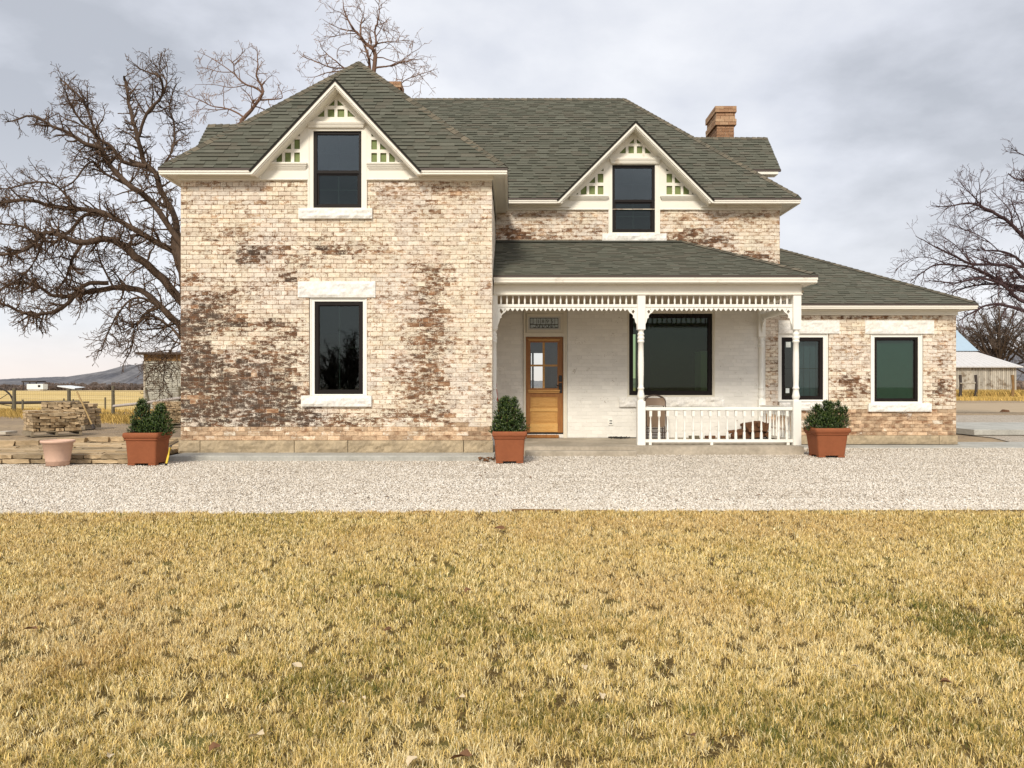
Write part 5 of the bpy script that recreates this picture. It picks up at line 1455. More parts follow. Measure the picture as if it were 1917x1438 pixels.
# leaves lying about
def leaf_mesh(name, mat, sz):
    vs, fs = [], []; n = 9
    for i in range(n):
        an = 2 * math.pi * i / n; r_ = sz * (1 + .25 * math.sin(an * 3 + .7)) * (1.25 if i == 0 else 1)
        vs.append((r_ * math.cos(an), r_ * .7 * math.sin(an), .25 * sz * math.sin(2 * an) + .3 * sz * abs(math.sin(an))))
    vs.append((0, 0, 0)); fs = [(i, (i + 1) % n, n) for i in range(n)]
    me = bpy.data.meshes.new(name); me.from_pydata(vs, [], fs); me.materials.append(mat); return me
lp = leaf_mesh('dead_leaf', M['leaf_pale'], .021); lb = leaf_mesh('dead_leaf', M['leaf_brown'], .03)
for px, py, k, s in ((897, 1022, 0, 1.2), (843, 1083, 0, .9), (1058, 1070, 0, .9), (555, 1248, 0, 1.1), (483, 1380, 0, 1.3), (863, 1310, 0, 1.0), (1128, 1306, 0, .8), (1095, 1252, 0, .8), (205, 1418, 0, .9), (770, 1430, 0, 1.2),
                    (640, 1318, 0, .6), (680, 1310, 0, .6), (1380, 1100, 0, .6), (400, 1150, 0, .6), (1600, 1250, 0, .7), (700, 1180, 0, .6), (933, 991, 1, 1.5), (875, 1108, 1, .9), (866, 1420, 1, 1.1), (726, 1182, 1, .8), (1770, 1280, 1, .9), (1290, 1380, 1, .9), (60, 1180, 1, .9), (400, 1405, 1, .8)):
    Y = F * (CAMH - .03) / (py - HY); o = obj_from_mesh('dead_leaf', lp if k == 0 else lb, None, (fx(px, Y), Y, .038))
    o.rotation_euler = (R.uniform(-.4, .4), R.uniform(-.4, .4), R.uniform(0, 6.28)); o.scale = (s, s, s)
    tag(o, 'small bleached leaf lying on the tan lawn' if k == 0 else 'small dark brown leaf lying on the tan lawn', 'leaf', 'pale leaves on the lawn' if k == 0 else 'brown leaves on the lawn')
for i in range(14):
    px, py = R.uniform(20, 1900), R.uniform(872, 948); Y = F * CAMH / (py - HY)
    o = obj_from_mesh('dead_leaf', lb, None, (fx(px, Y), Y, .012)); o.rotation_euler = (R.uniform(-.5, .5), R.uniform(-.5, .5), R.uniform(0, 6.28)); s = R.uniform(.5, .95); o.scale = (s, s, s)
    tag(o, 'small brown leaf lying on the pale gravel drive', 'leaf', 'brown leaves on the gravel drive')
for i in range(26):
    px = R.uniform(897, 927); Y = 13.5 + R.uniform(-.04, .1)
    o = obj_from_mesh('dead_leaf', lb, None, (fx(px, Y), Y, R.uniform(.015, .06))); o.rotation_euler = (R.uniform(-1, 1), R.uniform(-1, 1), R.uniform(0, 6.28)); s = R.uniform(.7, 1.3); o.scale = (s, s, s)
    tag(o, 'brown leaf in the small drift between the concrete strip and the middle planter', 'leaf', 'leaf drift by the middle planter')

# ---------------------------------------------------------------- stones: flagstone terrace and pallets
def stone_variant(k):
    r_ = random.Random(100 + k); vs = []
    nx = 4
    for i in range(nx + 1):
        x = -.5 + i / nx
        j = lambda a: r_.uniform(-a, a)
        e_ = .06 if i in (0, nx) else 0
        for yy, zz in ((-.5, -.5), (.5, -.5), (.5, .5), (-.5, .5)):
            vs.append((x + (j(.03) if i not in (0, nx) else j(.03)), yy * (1 - e_) + j(.10), zz * (1 - e_ * .8) + j(.11)))
    fs = [(0, 1, 2, 3), (4 * nx + 3, 4 * nx + 2, 4 * nx + 1, 4 * nx)]
    for i in range(nx):
        for k2 in range(4): a, b = i * 4 + k2, i * 4 + (k2 + 1) % 4; fs.append((a, b, b + 4, a + 4))
    me = bpy.data.meshes.new('stone'); me.from_pydata(vs, [], fs); me.materials.append(M['strip_stone']); return me
SV = [stone_variant(k) for k in range(8)]
def stone(parent, c, size, rz=0.0, tilt=0.0):
    o = obj_from_mesh('stone', R.choice(SV), parent, Vector(c) - ORG[parent]); o.scale = size; o.rotation_euler = (tilt, R.uniform(-.012, .012), rz + (math.pi if R.random() < .5 else 0)); return o
# terrace: two courses in front, strips laid side by side behind
te = thing('flagstone_terrace', 'low terrace of loose buff flagstone strips laid beside the house', 'stone terrace', (-8.5, 14.5, 0))
def front_y(x): return 13.12 + .02 * math.sin(x * 3)
for row, (z, h) in enumerate(((.035, .07), (.115, .075))):
    x = -10.6 + row * .1
    while x < XA0 - .1:
        L = R.uniform(.26, .52); L = min(L, XA0 - .05 - x)
        if L > .06: stone(te, (x + L / 2, front_y(x) + .09 + .012 * row + R.uniform(-.01, .01), z), (L - R.uniform(.006, .03), .19, h * R.uniform(.88, 1.0)), R.uniform(-.03, .03))
        x += L
y = 13.33
k = 0
while y < 17.6:
    d = R.uniform(.10, .16); x = -11.2 - R.uniform(0, .5) + (y - 13.3) * .25
    while x < XA0 - .12:
        L = min(R.uniform(.5, 1.25), XA0 - .08 - x)
        sk = .035 * (x + 9)                                     # strips fan a little
        if L > .12 and not (y > 15.4 and x < -10.2 + (y - 15.4) * 1.0): stone(te, (x + L / 2, y + d / 2 - sk * .5, .108 + R.uniform(-.012, .016)), (L - R.uniform(.01, .05), d * R.uniform(.78, .98), .085 * R.uniform(.8, 1.05)), R.uniform(-.06, .06) - .02, R.uniform(-.10, .10)); k += 1
        x += L
    y += d
for c, L, rz in (((-10.05, 15.05, .20), .55, .35), ((-9.6, 15.25, .20), .4, .3), ((-9.15, 16.0, .2), .55, .12), ((-8.7, 16.2, .21), .4, .2), ((-8.4, 16.35, .2), .3, .2)): stone(te, c, (L, .16, .10), rz)

def pallet_stack(name_label, x0, x1, yf, depth, ztop, notches, lab_cat='stone pallet', zb=.0, layers=None):
    t = thing('stone_pallet', name_label, lab_cat, ((x0 + x1) / 2, yf + depth / 2, 0), 'pallets of stacked stone')
    W = x1 - x0
    for i in range(6):
        mb = MB(); a = yf + depth * i / 6; mb.box(x0, x1, a + .01, a + depth / 6 - .02, .10, .125); mb.build('deck_board', M['pallet'], t)
    for i in range(3):
        mb = MB(); a = x0 + (W - .06) * i / 2; mb.box(a, a + .06, yf + .01, yf + depth - .02, .022, .099); mb.build('runner', M['pallet'], t)
    mb = MB(); mb.box(x0, x1, yf, yf + .09, .0, .021); mb.build('deck_board', M['pallet'], t)
    z = .128; i = 0
    while z < ztop - .03:
        h = R.uniform(.062, .095)
        for row in range(3):
            d = depth / 3; yc = yf + d * (row + .5)
            x = x0 + R.uniform(0, .03)
            while x < x1 - .05:
                L = min(R.uniform(.16, .52), x1 - x)
                top = notches((x + L / 2 - x0) / W, row)
                if L > .08 and z + h * .6 < .128 + (ztop - .128) * top:
                    stone(t, (x + L / 2, yc + R.uniform(-.04, .03) - (.012 if row == 0 else 0), z + h * .48 + R.uniform(-.004, .004)), (L - R.uniform(.004, .045), d * R.uniform(.85, 1.02), h * R.uniform(.80, .98)), R.uniform(-.05, .05), R.uniform(-.03, .03))
                x += L
        z += h; i += 1
    return t
Y1 = F * CAMH / (817 - HY)
pa = pallet_stack('stepped pallet of buff stone nearest the white planter', fx(70, Y1) - .6, fx(70, Y1) + .6, Y1 + .1, 1.1, fz(768, Y1), lambda t, r: (.78 if t > .62 else .9) if r == 0 else (1.05 if t < .6 else .8))
pa.rotation_euler = (0, 0, math.radians(43))
Y2 = F * CAMH / (804.5 - HY)
pallet_stack('taller pallet of buff stone with a pole leaning on it', fx(75, Y2), fx(159, Y2), Y2, .95, fz(752, Y2), lambda t, r: 1.05 if t < .62 else (.86 if t < .85 else .72))
Y3 = F * CAMH / (799.5 - HY)
pallet_stack('pallet of buff stone behind the left planter against the shed side', fx(284, Y3), fx(345, Y3), Y3, 1.2, fz(753, Y3), lambda t, r: 1.05)
t = thing('pole', 'long tan wooden pole leaning on the taller stone pallet', 'pole', P(174, 798, Y2 - .12))
mb = MB(); mb.tube([P(174, 799, Y2 - .14), P(160, 768, Y2 - .10), P(144, 733.5, Y2 + .0)], .025, 7); mb.build('shaft', M['handle_wood'], t)
mb = MB(); mb.tube([P(175.5, 803, Y2 - .15), P(172.5, 795, Y2 - .13)], .05, 7); mb.build('head', M['pipe'], t)
mb = MB(); a, b = P(-12, 812.5, 20.9), P(24, 807.5, 21.2); mb.box(a.x, b.x, 20.9, 21.4, .02, .09); tag(mb.build('plank', M['weather_wood'], None, origin=tuple(a)), 'pale plank lying on the dirt left of the stepped pallet', 'plank')

# fence with mesh wire
fe = thing('wire_fence', 'field fence of wooden posts and square mesh wire behind the stone pallets', 'fence', (fx(129, 34), 34, 0))
posts = [(26.5, 36.5, 1.26, .085), (129, 33.5, 1.22, .08), (211.5, 30.8, 1.36, .065), (-75, 39, 1.25, .08), (279, 28.6, 1.28, .045), (336, 27.2, 1.33, .045)]
tops = []
for px, Y, h, r_ in posts:
    b = Vector((fx(px, Y), Y, 0)); mb = MB(); mb.tube([b - Vector((0, 0, .1)), b + Vector((.01, 0, h * .5)), b + Vector((0 if px != 279 else -.12, 0, h))], [r_, r_ * .96, r_ * .9], 9); mb.build('post', M['post_wood'], fe); tops.append((px, b, h))
tops.sort()
mb = MB()
for (pa, a, ha), (pb, b, hb) in zip(tops, tops[1:]):
    for h in (.08, .25, .42, .6, .78, .96, 1.14): mb.tube([a + Vector((0, -.05, h)), (a + b) / 2 + Vector((0, -.05, h - .015)), b + Vector((0, -.05, h))], .0035 if h < 1.1 else .006, 3, caps=False)
    n = int((b - a).length / .18)
    for i in range(n):
        c = a + (b - a) * (i + .5) / n; mb.tube([c + Vector((0, -.05, .08)), c + Vector((0, -.05, 1.14))], .0025, 3, caps=False)
tag(mb.build('wire_mesh', M['pipe'], fe), kind='stuff')
t = thing('rail_pole', 'bleached rail pole tied level between the right hand fence posts', 'rail', P(213, 760, 30.6)); mb = MB(); mb.tube([P(213, 760.5, 30.6), P(275, 754, 28.4), P(345, 744.5, 26.9)], .055, 8); mb.build('pole', M['pale_pipe'], t)
# small stakes in the field
for i, (px, py0, py1, Y, lb_) in enumerate(((42.5, 748, 768, 41, 'short grey stake in the stubble behind the left fence post'), (119.5, 746, 756, 50, 'small thin stake in the stubble left of the middle fence post'), (197, 744, 766, 45, 'short pale stake in the stubble left of the right fence post'))):
    mb = MB(); b = P(px, py1, Y); mb.tube([(b.x, Y, -.05), P(px, py0, Y)], .05, 6); tag(mb.build('stake', M['post_wood'], None, origin=(b.x, Y, 0)), lb_, 'stake', 'stakes in the field')
# irrigation wheel line
t = thing('irrigation_wheel_line', 'long dark irrigation pipe with a spoked wheel across the stubble field', 'irrigation pipe', P(0, 755, 42))
Yi = 42; za = fz(754.5, Yi)
mb = MB(); mb.tube([(fx(-160, Yi), Yi, za), (fx(30, Yi), Yi, za + .01), (fx(148, Yi), Yi, za + .06)], .085, 8)
mb.tube([(fx(137, Yi), Yi, za + .05), (fx(137, Yi), Yi, za + .22)], .03, 6); mb.build('pipe', M['pipe'], t)
mb = MB(); rw = za + .02; cx = fx(-12, Yi); pts = [(cx + 0.95 * math.sin(2 * math.pi * i / 28) * .88, Yi + .35 * math.sin(2 * math.pi * i / 28), za + .85 * math.cos(2 * math.pi * i / 28) + .0) for i in range(29)]
mb.tube(pts, .05, 6, caps=False)
for i in range(0, 28, 4): mb.tube([(cx, Yi, za), pts[i]], .018, 4)
mb.build('wheel', M['pipe'], t)

# shed behind the fence
Ysh = 46
t = thing('shed', 'narrow weathered clapboard shed with a flat brown roof edge beyond the fence', 'shed', (fx(305, Ysh), Ysh, 0))
x0, x1, zt = fx(270, Ysh), fx(360, Ysh), fz(664, Ysh)
mb = MB(); mb.box(x0 + .02, x1, Ysh + .03, Ysh + 3, 0, zt); mb.build('wall', M['shed_wood'], t)
zz = .02
while zz < zt - .4:
    mb = MB(); h = .128; mb.add([(x0, Ysh - .02, zz), (x1, Ysh - .02, zz), (x1, Ysh + .006, zz + h), (x0, Ysh + .006, zz + h), (x0, Ysh + .03, zz), (x1, Ysh + .03, zz)], [(0, 1, 2, 3), (0, 1, 5, 4)]); mb.build('clapboard', M['shed_wood'], t); zz += h
mb = MB(); mb.box(x0 - .02, x1, Ysh - .03, Ysh + .02, zt - .38, zt); mb.build('fascia_board', M['rusty_wood'], t)
mb = MB(); mb.box(x0 - .35, x1 + .2, Ysh - .35, Ysh + 3.2, zt + .001, zt + .14); mb.build('roof', M['drip'], t)
mb = MB(); mb.box(x0 - .03, x0 + .09, Ysh - .04, Ysh - .021, 0, zt - .38); mb.build('corner_board', M['weather_wood'], t)

# far farm buildings
Yt = 290
t = thing('trailer', 'long white trailer with one dark window at the far edge of the field', 'trailer', (fx(65, Yt), Yt, 0))
mb = MB(); a, b = fx(50, Yt), fx(80.5, Yt); mb.box(a, b, Yt, Yt + 3, .5, fz(719, Yt)); mb.build('body', M['trailer'], t)
mb = MB(); mb.box(fx(71, Yt), fx(75.5, Yt), Yt - .06, Yt - .005, fz(725, Yt), fz(721, Yt)); mb.build('window', M['frame'], t)
mb = MB(); mb.box(a + .2, b - .2, Yt + .2, Yt + 2.8, 0, .499); mb.build('skirt', M['weather_wood'], t)
Yt = 310
t = thing('hay_shelter', 'dark open timber shelter standing behind the white trailer', 'shelter', (fx(54, Yt), Yt, 0))
mb = MB(); mb.box(fx(40, Yt), fx(69, Yt), Yt, Yt + 6, fz(716, Yt), fz(713, Yt)); mb.build('roof', M['pipe'], t)
for px in (42, 54, 66): mb = MB(); mb.box(fx(px, Yt), fx(px + 1.5, Yt), Yt + .2, Yt + .5, 0, fz(716, Yt) - .001); mb.build('post', M['pipe'], t)
t = thing('long_shed', 'long low shed with a pale green sloping roof beyond the field', 'shed', (fx(125, Yt), Yt, 0))
mb = MB(); a, b, c, d = fx(107, Yt), fx(145, Yt), fz(725.5, Yt), fz(722, Yt)
mb.add([(a, Yt, d), (b, Yt - 2, fz(727, Yt)), (b, Yt + 6, fz(725, Yt)), (a + 2, Yt + 6, fz(721.5, Yt)), (a, Yt, d - .4), (b, Yt - 2, fz(727, Yt) - .4)], [(0, 1, 2, 3), (0, 1, 5, 4)]); mb.build('roof', M['trailer'], t)
mb = MB(); mb.box(a + 3, b - 1, Yt + 1, Yt + 5, 0, fz(727.5, Yt)); mb.build('wall', M['weather_wood'], t)

# barn on the right
Yb_ = 110
zb0 = fz(739, Yb_); zev = fz(687, Yb_)
t = thing('barn', 'low whitewashed board barn with a pale metal roof right of the house', 'barn', (fx(1850, Yb_), Yb_, zb0))
x0, x1 = fx(1740, Yb_), fx(1903, Yb_)
mb = MB(); mb.box(x0, x1, Yb_ + .08, Yb_ + 9, zb0 - .4, zev); mb.build('wall', M['weather_wood'], t)
n = 44; st = (x1 - x0) / n
for i in range(n):
    mb = MB(); g = R.uniform(-.02, .02); mb.box(x0 + i * st + .02, x0 + (i + 1) * st - .03, Yb_ + g, Yb_ + .079, zb0 - .3 + R.uniform(0, .35), zev - R.uniform(.02, .5) * (R.random() < .35)); mb.build('plank', M['weather_wood'], t)
# roof: slopes up and back, hip end on the right
ex0, ex1 = fx(1730, Yb_ - .6), fx(1916, Yb_ - .6); zr_ = fz(659, Yb_ + 5)
r0, r1 = fx(1730, Yb_ + 5), fx(1829, Yb_ + 5)
mb = MB(); mb.add([(ex0, Yb_ - .6, zev + .05), (ex1, Yb_ - .6, zev + .05), (r1, Yb_ + 5, zr_), (r0, Yb_ + 5, zr_), (ex1, Yb_ + 10.6, zev + .05), (ex0, Yb_ + 10.6, zev + .05)], [(0, 1, 2, 3), (1, 4, 2), (4, 5, 3, 2)])
mb.add([(ex0, Yb_ - .6, zev - .1), (ex1, Yb_ - .6, zev - .1), (ex1, Yb_ - .6, zev + .049), (ex0, Yb_ - .6, zev + .049)], [(0, 1, 2, 3)])
for i in range(1, 16):
    f = i / 16; a = Vector((ex0 + (ex1 - ex0) * f, Yb_ - .6, zev + .06)); b = Vector((r0 + (r1 - r0) * f, Yb_ + 5, zr_ + .01)); mb.tube([a, b], .035, 4, caps=False, smooth=False)
mb.build('roof', M['metal_roof'], t)
Yb2 = Yb_ + 14
t = thing('tall_barn', 'taller barn with a pale blue metal roof rising behind the board barn', 'barn', (fx(1790, Yb2), Yb2, 0))
mb = MB(); a = [(fx(1700, Yb2), Yb2, fz(657, Yb2)), (fx(1832, Yb2), Yb2, fz(657, Yb2)), (fx(1784, Yb2 + 6), Yb2 + 6, fz(612, Yb2 + 6)), (fx(1700, Yb2 + 6), Yb2 + 6, fz(612, Yb2 + 6)), (fx(1832, Yb2), Yb2 + 12, fz(657, Yb2))]
mb.add(a, [(0, 1, 2, 3), (1, 4, 2)]); mb.build('roof', M['blue_roof'], t)
mb = MB(); mb.box(fx(1700, Yb2) + 1, fx(1832, Yb2) - .8, Yb2 + .8, Yb2 + 11, 0, fz(658, Yb2)); mb.build('wall', M['weather_wood'], t)
t = thing('corral_gate_posts', 'rough dark posts with one rail in front of the board barn', 'fence', (fx(1810, 96), 96, 0))
for px, h in ((1797.5, 3.0), (1826.5, 3.0), (1895.5, 2.9)):
    b = P(px, 738, 100); mb = MB(); mb.tube([(b.x, 100, -.1), (b.x + .1, 100, h * .5), (b.x, 100, fz(702, 100))], [.2, .17, .19], 7); mb.build('post', M['pipe'] if px < 1890 else M['rusty_wood'], t)
mb = MB(); mb.tube([P(1797, 718, 99.8), P(1826, 717, 99.8)], .1, 6); mb.build('rail', M['weather_wood'], t)
mb = MB(); c = P(1880, 771, 41); mb.tube([P(1872, 772, 41), P(1878, 770.5, 41), P(1888, 771, 41)], [.04, .13, .1], 6); tag(mb.build('log', M['firewood'], None, origin=tuple(c)), 'short dark log lying at the edge of the dirt road', 'log')

# dry weeds along fences and barns
def weeds(name, pts, n, hmin, hmax, wd, spread, label=None):
    V, Fc, T = [], [], []
    for i in range(n):
        k = R.randrange(len(pts) - 1); f = R.random(); a, b = pts[k], pts[k + 1]
        x = a[0] + (b[0] - a[0]) * f + R.gauss(0, spread); y = a[1] + (b[1] - a[1]) * f + R.gauss(0, spread); h = R.uniform(hmin, hmax); dx, dy = R.gauss(0, .35) * h, R.gauss(0, .35) * h
        b0 = len(V); V += [(x - wd, y, -.03), (x + wd, y, -.03), (x + dx * .5 + wd * .7, y + dy * .5, h * .6), (x + dx, y + dy, h)]; Fc += [(b0, b0 + 1, b0 + 2, b0 + 3)]; T.append((.22 + .26 * R.random(), R.random(), .45, 1))
    np_obj(name, np.array(V), Fc, M['grass'], kind='stuff', tone=T)
weeds('dry_weeds', [(-26, 38), (-21, 34.5), (-16.2, 31), (-13, 28.5)], 9000, .05, .34, .006, .7)
weeds('dry_weeds', [(-60, 44), (-30, 42), (-16, 41)], 3200, .05, .2, .02, 1.2)
weeds('dry_weeds', [(fx(1780, 104), 104), (fx(1925, 104), 104)], 9000, .2, 1.1, .025, 1.6)
weeds('dry_weeds', [(fx(1780, 80), 80), (fx(1990, 80), 80)], 6000, .1, .4, .03, 2.5)

# ---------------------------------------------------------------- hills
def ridge(name, pts, Y, depth, mat, base=-20):
    """pts: skyline in photo pixels at distance Y; slopes forward in ribs"""
    mb = MB(); rows = 9; xs = []
    prof = []
    for (ax, ay), (bx, by) in zip(pts, pts[1:]):
        n = max(2, int((bx - ax) / 3))
        for i in range(n): f = i / n; prof.append((ax + (bx - ax) * f, ay + (by - ay) * f))
    prof.append(pts[-1]); n = len(prof); vs = []
    for r_ in range(rows):
        f = r_ / (rows - 1)
        for px, py in prof:
            x = fx(px, Y); zt = fz(py, Y) + 1.2 * nz(px, 3, 4) * (1 if r_ == 0 else 0)
            rib = nz(px * 1.0, r_ * 2.0, 9) * depth * .12 * math.sin(math.pi * f)
            vs.append((x, Y - depth * f + rib, zt * (1 - f) ** 1.25 + base * f + nz(px, f * 30, 6) * zt * .05 * (f > 0)))
    fs = []
    for r_ in range(rows - 1):
        for i in range(n - 1): a = r_ * n + i; fs.append((a, a + 1, a + n + 1, a + n))
    mb.add(vs, fs, smooth=False); return tag(mb.build(name, mat), kind='structure')
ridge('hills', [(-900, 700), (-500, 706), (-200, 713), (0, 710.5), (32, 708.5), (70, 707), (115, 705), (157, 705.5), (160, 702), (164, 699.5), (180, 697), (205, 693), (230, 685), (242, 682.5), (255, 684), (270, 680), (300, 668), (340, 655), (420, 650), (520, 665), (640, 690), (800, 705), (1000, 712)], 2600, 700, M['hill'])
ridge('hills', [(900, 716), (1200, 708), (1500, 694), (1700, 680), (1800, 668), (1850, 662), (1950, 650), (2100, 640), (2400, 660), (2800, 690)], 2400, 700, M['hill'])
# ---------------------------------------------------------------- trees
class Tubes:
    def __init__(s): s.V = []; s.F = []; s.T = []; s.n = 0
    def add(s, pts, rad, k, tone):
        pts = np.asarray(pts, float); m = len(pts)
        d = np.gradient(pts, axis=0); d /= np.linalg.norm(d, axis=1)[:, None] + 1e-9
        a = np.array([0.31, 0.17, 0.93]) if abs(d[0, 2]) < .85 else np.array([.95, .2, .1])
        u = np.cross(d, a); u /= np.linalg.norm(u, axis=1)[:, None] + 1e-9; v = np.cross(d, u)
        an = 2 * np.pi * np.arange(k) / k
        ring_ = (u[:, None] * np.cos(an)[None, :, None] + v[:, None] * np.sin(an)[None, :, None]) * np.asarray(rad)[:, None, None] + pts[:, None]
        s.V.append(ring_.reshape(-1, 3))
        i = np.arange(m - 1)[:, None] * k; j = np.arange(k)[None]; j2 = (j + 1) % k
        f = np.stack([i + j, i + j2, i + j2 + k, i + j + k], -1).reshape(-1, 4) + s.n
        s.F.append(f); s.T.append(np.tile([tone, 0, 0, 1], (len(f), 1))); s.n += m * k
    def build(s, name, mat, parent, kind=None):
        if not s.V: return None
        return np_obj(name, np.concatenate(s.V), np.concatenate(s.F), mat, parent, tone=np.concatenate(s.T), smooth=True, kind=kind)
def smooth_path(p, per=4):
    p = [np.asarray(q, float) for q in p]; out = []
    for i in range(len(p) - 1):
        a, b, c, d = p[max(i - 1, 0)], p[i], p[i + 1], p[min(i + 2, len(p) - 1)]
        for k in range(per):
            t = k / per; out.append(.5 * ((2 * b) + (-a + c) * t + (2 * a - 5 * b + 4 * c - d) * t * t + (-a + 3 * b - 3 * c + d) * t ** 3))
    out.append(p[-1]); return np.array(out)
def arc(p): return np.concatenate([[0], np.cumsum(np.linalg.norm(np.diff(p, axis=0), axis=1))])
def spawn(path, rad, lev, prm, tb, rng):
    """children along a branch, thinner at each level"""
    if lev >= len(prm['dens']): return
    s = arc(path); L = s[-1]; n = int(L * prm['dens'][lev] + rng.random())
    for _ in range(n):
        t = prm['start'][lev] + (1 - prm['start'][lev]) * rng.random() ** .8
        x = t * L; i = min(np.searchsorted(s, x), len(path) - 1); i = max(i, 1)
        f = (x - s[i - 1]) / max(s[i] - s[i - 1], 1e-6)
        p = path[i - 1] * (1 - f) + path[i] * f; tan = path[i] - path[i - 1]; tan /= np.linalg.norm(tan) + 1e-9
        r0 = rad[i - 1] * (1 - f) + rad[i] * f
        q = rng.normal(size=3); q[1] *= prm.get('flat', .7); q -= tan * q.dot(tan); q /= np.linalg.norm(q) + 1e-9
        an = math.radians(rng.uniform(*prm['ang'])); d = tan * math.cos(an) + q * math.sin(an)
        d[2] += prm['up'][lev]; d /= np.linalg.norm(d)
        ln = prm['len'][lev] * rng.uniform(.45, 1.3) * (1.15 - .78 * t)
        if lev: ln = min(ln, L * .6)
        sg = prm['seg'][lev]; m = max(3, int(ln / sg))
        pts = [p]; st = ln / m
        for k in range(m):
            d = d + rng.normal(size=3) * prm['wob'][lev]; d[2] += prm['curl'][lev]; d /= np.linalg.norm(d)
            pts.append(pts[-1] + d * st)
        rc = min(r0 * .62, prm['rad'][lev] * rng.uniform(.7, 1.2))
        pts = np.array(pts); rr = np.linspace(rc, max(prm['tip'], rc * .35), len(pts))
        tb[min(lev + 1, 2)].add(pts, rr, 4 if lev == 0 else 3, min(1, max(0, .25 * (lev + 1) + rng.normal() * .15)))
        spawn(pts, rr, lev + 1, prm, tb, rng)
def tree(name, label, Y, base, limbs, prm, mat, seed, group=None, cat='tree', dep=1.0, sub=1.0):
    """limbs: (list of photo points, start radius, end radius, depth drift)"""
    rng = np.random.default_rng(seed)
    o = thing(name, label, cat, base, group)
    tb = [Tubes(), Tubes(), Tubes()]
    for k, (pts, r0, r1, dy) in enumerate(limbs):
        m = len(pts); P3 = []
        for i, (px, py) in enumerate(pts):
            f = i / max(1, m - 1); yy = Y + dy * dep * f + (rng.normal() * .12 * dep if 0 < i else 0)
            P3.append((fx(px, yy), yy, fz(py, yy)))
        path = smooth_path(P3); rad = np.linspace(1, 0, len(path)) ** .8 * (r0 - r1) + r1
        path[1:] += rng.normal(size=(len(path) - 1, 3)) * r0 * .10
        tb[0 if r0 > prm['split'] else 1].add(path, rad, 9 if r0 > .1 else 6, .1 + .1 * rng.random())
        spawn(path, rad, 0, prm, tb, rng)
        if 'droop' in prm and np.mean(path[:, 2]) < 5.6 and r0 < .2: spawn(path, rad, 0, prm['droop'], tb, rng)
    tb[0].build('trunk', mat, o)
    tb[1].build('branches', mat, o); tb[2].build('twigs', mat, o, kind='stuff')
    return o
Z8 = lambda L: [(x / 2.114, y / 2.114) for x, y in L]
Yt = 19.0
elm = [([(382, 880), (380, 760), (376, 660), (362, 590)], 0.323, .26, 0), ([(366, 620), (354, 540), (340, 480), (333, 440)], 0.237, .17, 0),
       (Z8([(705, 960), (690, 860), (640, 760), (615, 690), (570, 640), (545, 540), (515, 430), (500, 340), (490, 300)]), 0.088, .025, .8),
       (Z8([(550, 540), (580, 450), (640, 380), (635, 310), (598, 290), (548, 272)]), 0.041, .012, -.6), (Z8([(640, 380), (660, 330), (632, 285), (612, 255)]), 0.023, .01, .3),
       (Z8([(790, 1050), (712, 960), (600, 800), (520, 740), (440, 660), (400, 590), (340, 570), (280, 530), (210, 500), (130, 460), (30, 485)]), 0.088, .014, -1.2),
       (Z8([(400, 590), (365, 490), (335, 410), (260, 330), (235, 320)]), 0.041, .012, .6), (Z8([(580, 660), (490, 640), (440, 580), (380, 540), (300, 450), (250, 345)]), 0.058, .012, -.4),
       (Z8([(790, 1100), (710, 1010), (620, 960), (520, 900), (440, 855), (330, 830), (200, 815), (100, 790), (-30, 810)]), 0.088, .03, -1.0), (Z8([(440, 855), (340, 850), (280, 910), (200, 960), (100, 900), (-10, 885)]), 0.050, .02, .8),
       (Z8([(790, 1280), (716, 1190), (620, 1080), (530, 1010), (470, 960), (420, 945), (330, 960), (260, 940), (180, 920), (100, 990), (-10, 1010)]), 0.111, .03, -1.5), (Z8([(330, 955), (280, 1040), (262, 1100), (220, 1150)]), 0.046, .012, -.5),
       (Z8([(790, 1390), (720, 1300), (640, 1220), (560, 1150), (470, 1140), (370, 1150), (290, 1170), (210, 1170), (140, 1130), (60, 1120), (-20, 1160)]), 0.094, .02, .5), (Z8([(430, 1120), (330, 1130), (260, 1210), (190, 1240), (110, 1245), (30, 1210), (-10, 1200)]), 0.058, .025, -1.2),
       (Z8([(640, 1220), (560, 1180), (500, 1200), (440, 1290), (400, 1390)]), 0.035, .012, -.9), (Z8([(790, 1440), (720, 1350), (680, 1300), (600, 1250), (540, 1290), (520, 1380), (500, 1420)]), 0.041, .01, -.6),
       (Z8([(620, 690), (680, 600), (690, 500), (670, 420), (700, 330)]), 0.035, .01, .8), (Z8([(450, 1140), (400, 1040), (385, 980)]), 0.029, .012, -.4),
       (Z8([(300, 830), (230, 740), (150, 720), (60, 740), (0, 750)]), 0.029, .012, .5), (Z8([(520, 740), (420, 690), (360, 640), (290, 720), (230, 750)]), 0.035, .012, -.8), (Z8([(180, 920), (140, 1030), (80, 1100), (20, 1130)]), 0.029, .012, .4),
       ([(352, 600), (330, 640), (312, 672), (306, 716), (305, 742)], 0.017, .006, -.7), ([(345, 640), (320, 655), (290, 690), (270, 700)], 0.017, .006, -.5)]
prm_elm = dict(dens=(10, 10.5, 9), start=(.12, .12, .15), len=(.82, .44, .21), seg=(.14, .10, .07), ang=(30, 80), up=(.0, -.03, -.05), curl=(.01, -.02, -.03), wob=(.26, .28, .3), rad=(.026, .0135, .0085), tip=.0058, split=.045, flat=.75)
prm_elm['droop'] = dict(dens=(6.5, 9.0, 5.0), start=(.25, .15, .2), len=(.85, .36, .16), seg=(.11, .09, .06), ang=(40, 90), up=(-.25, -.15, -.1), curl=(-.10, -.07, -.05), wob=(.24, .28, .3), rad=(.014, .010, .008), tip=.0060, flat=.8)
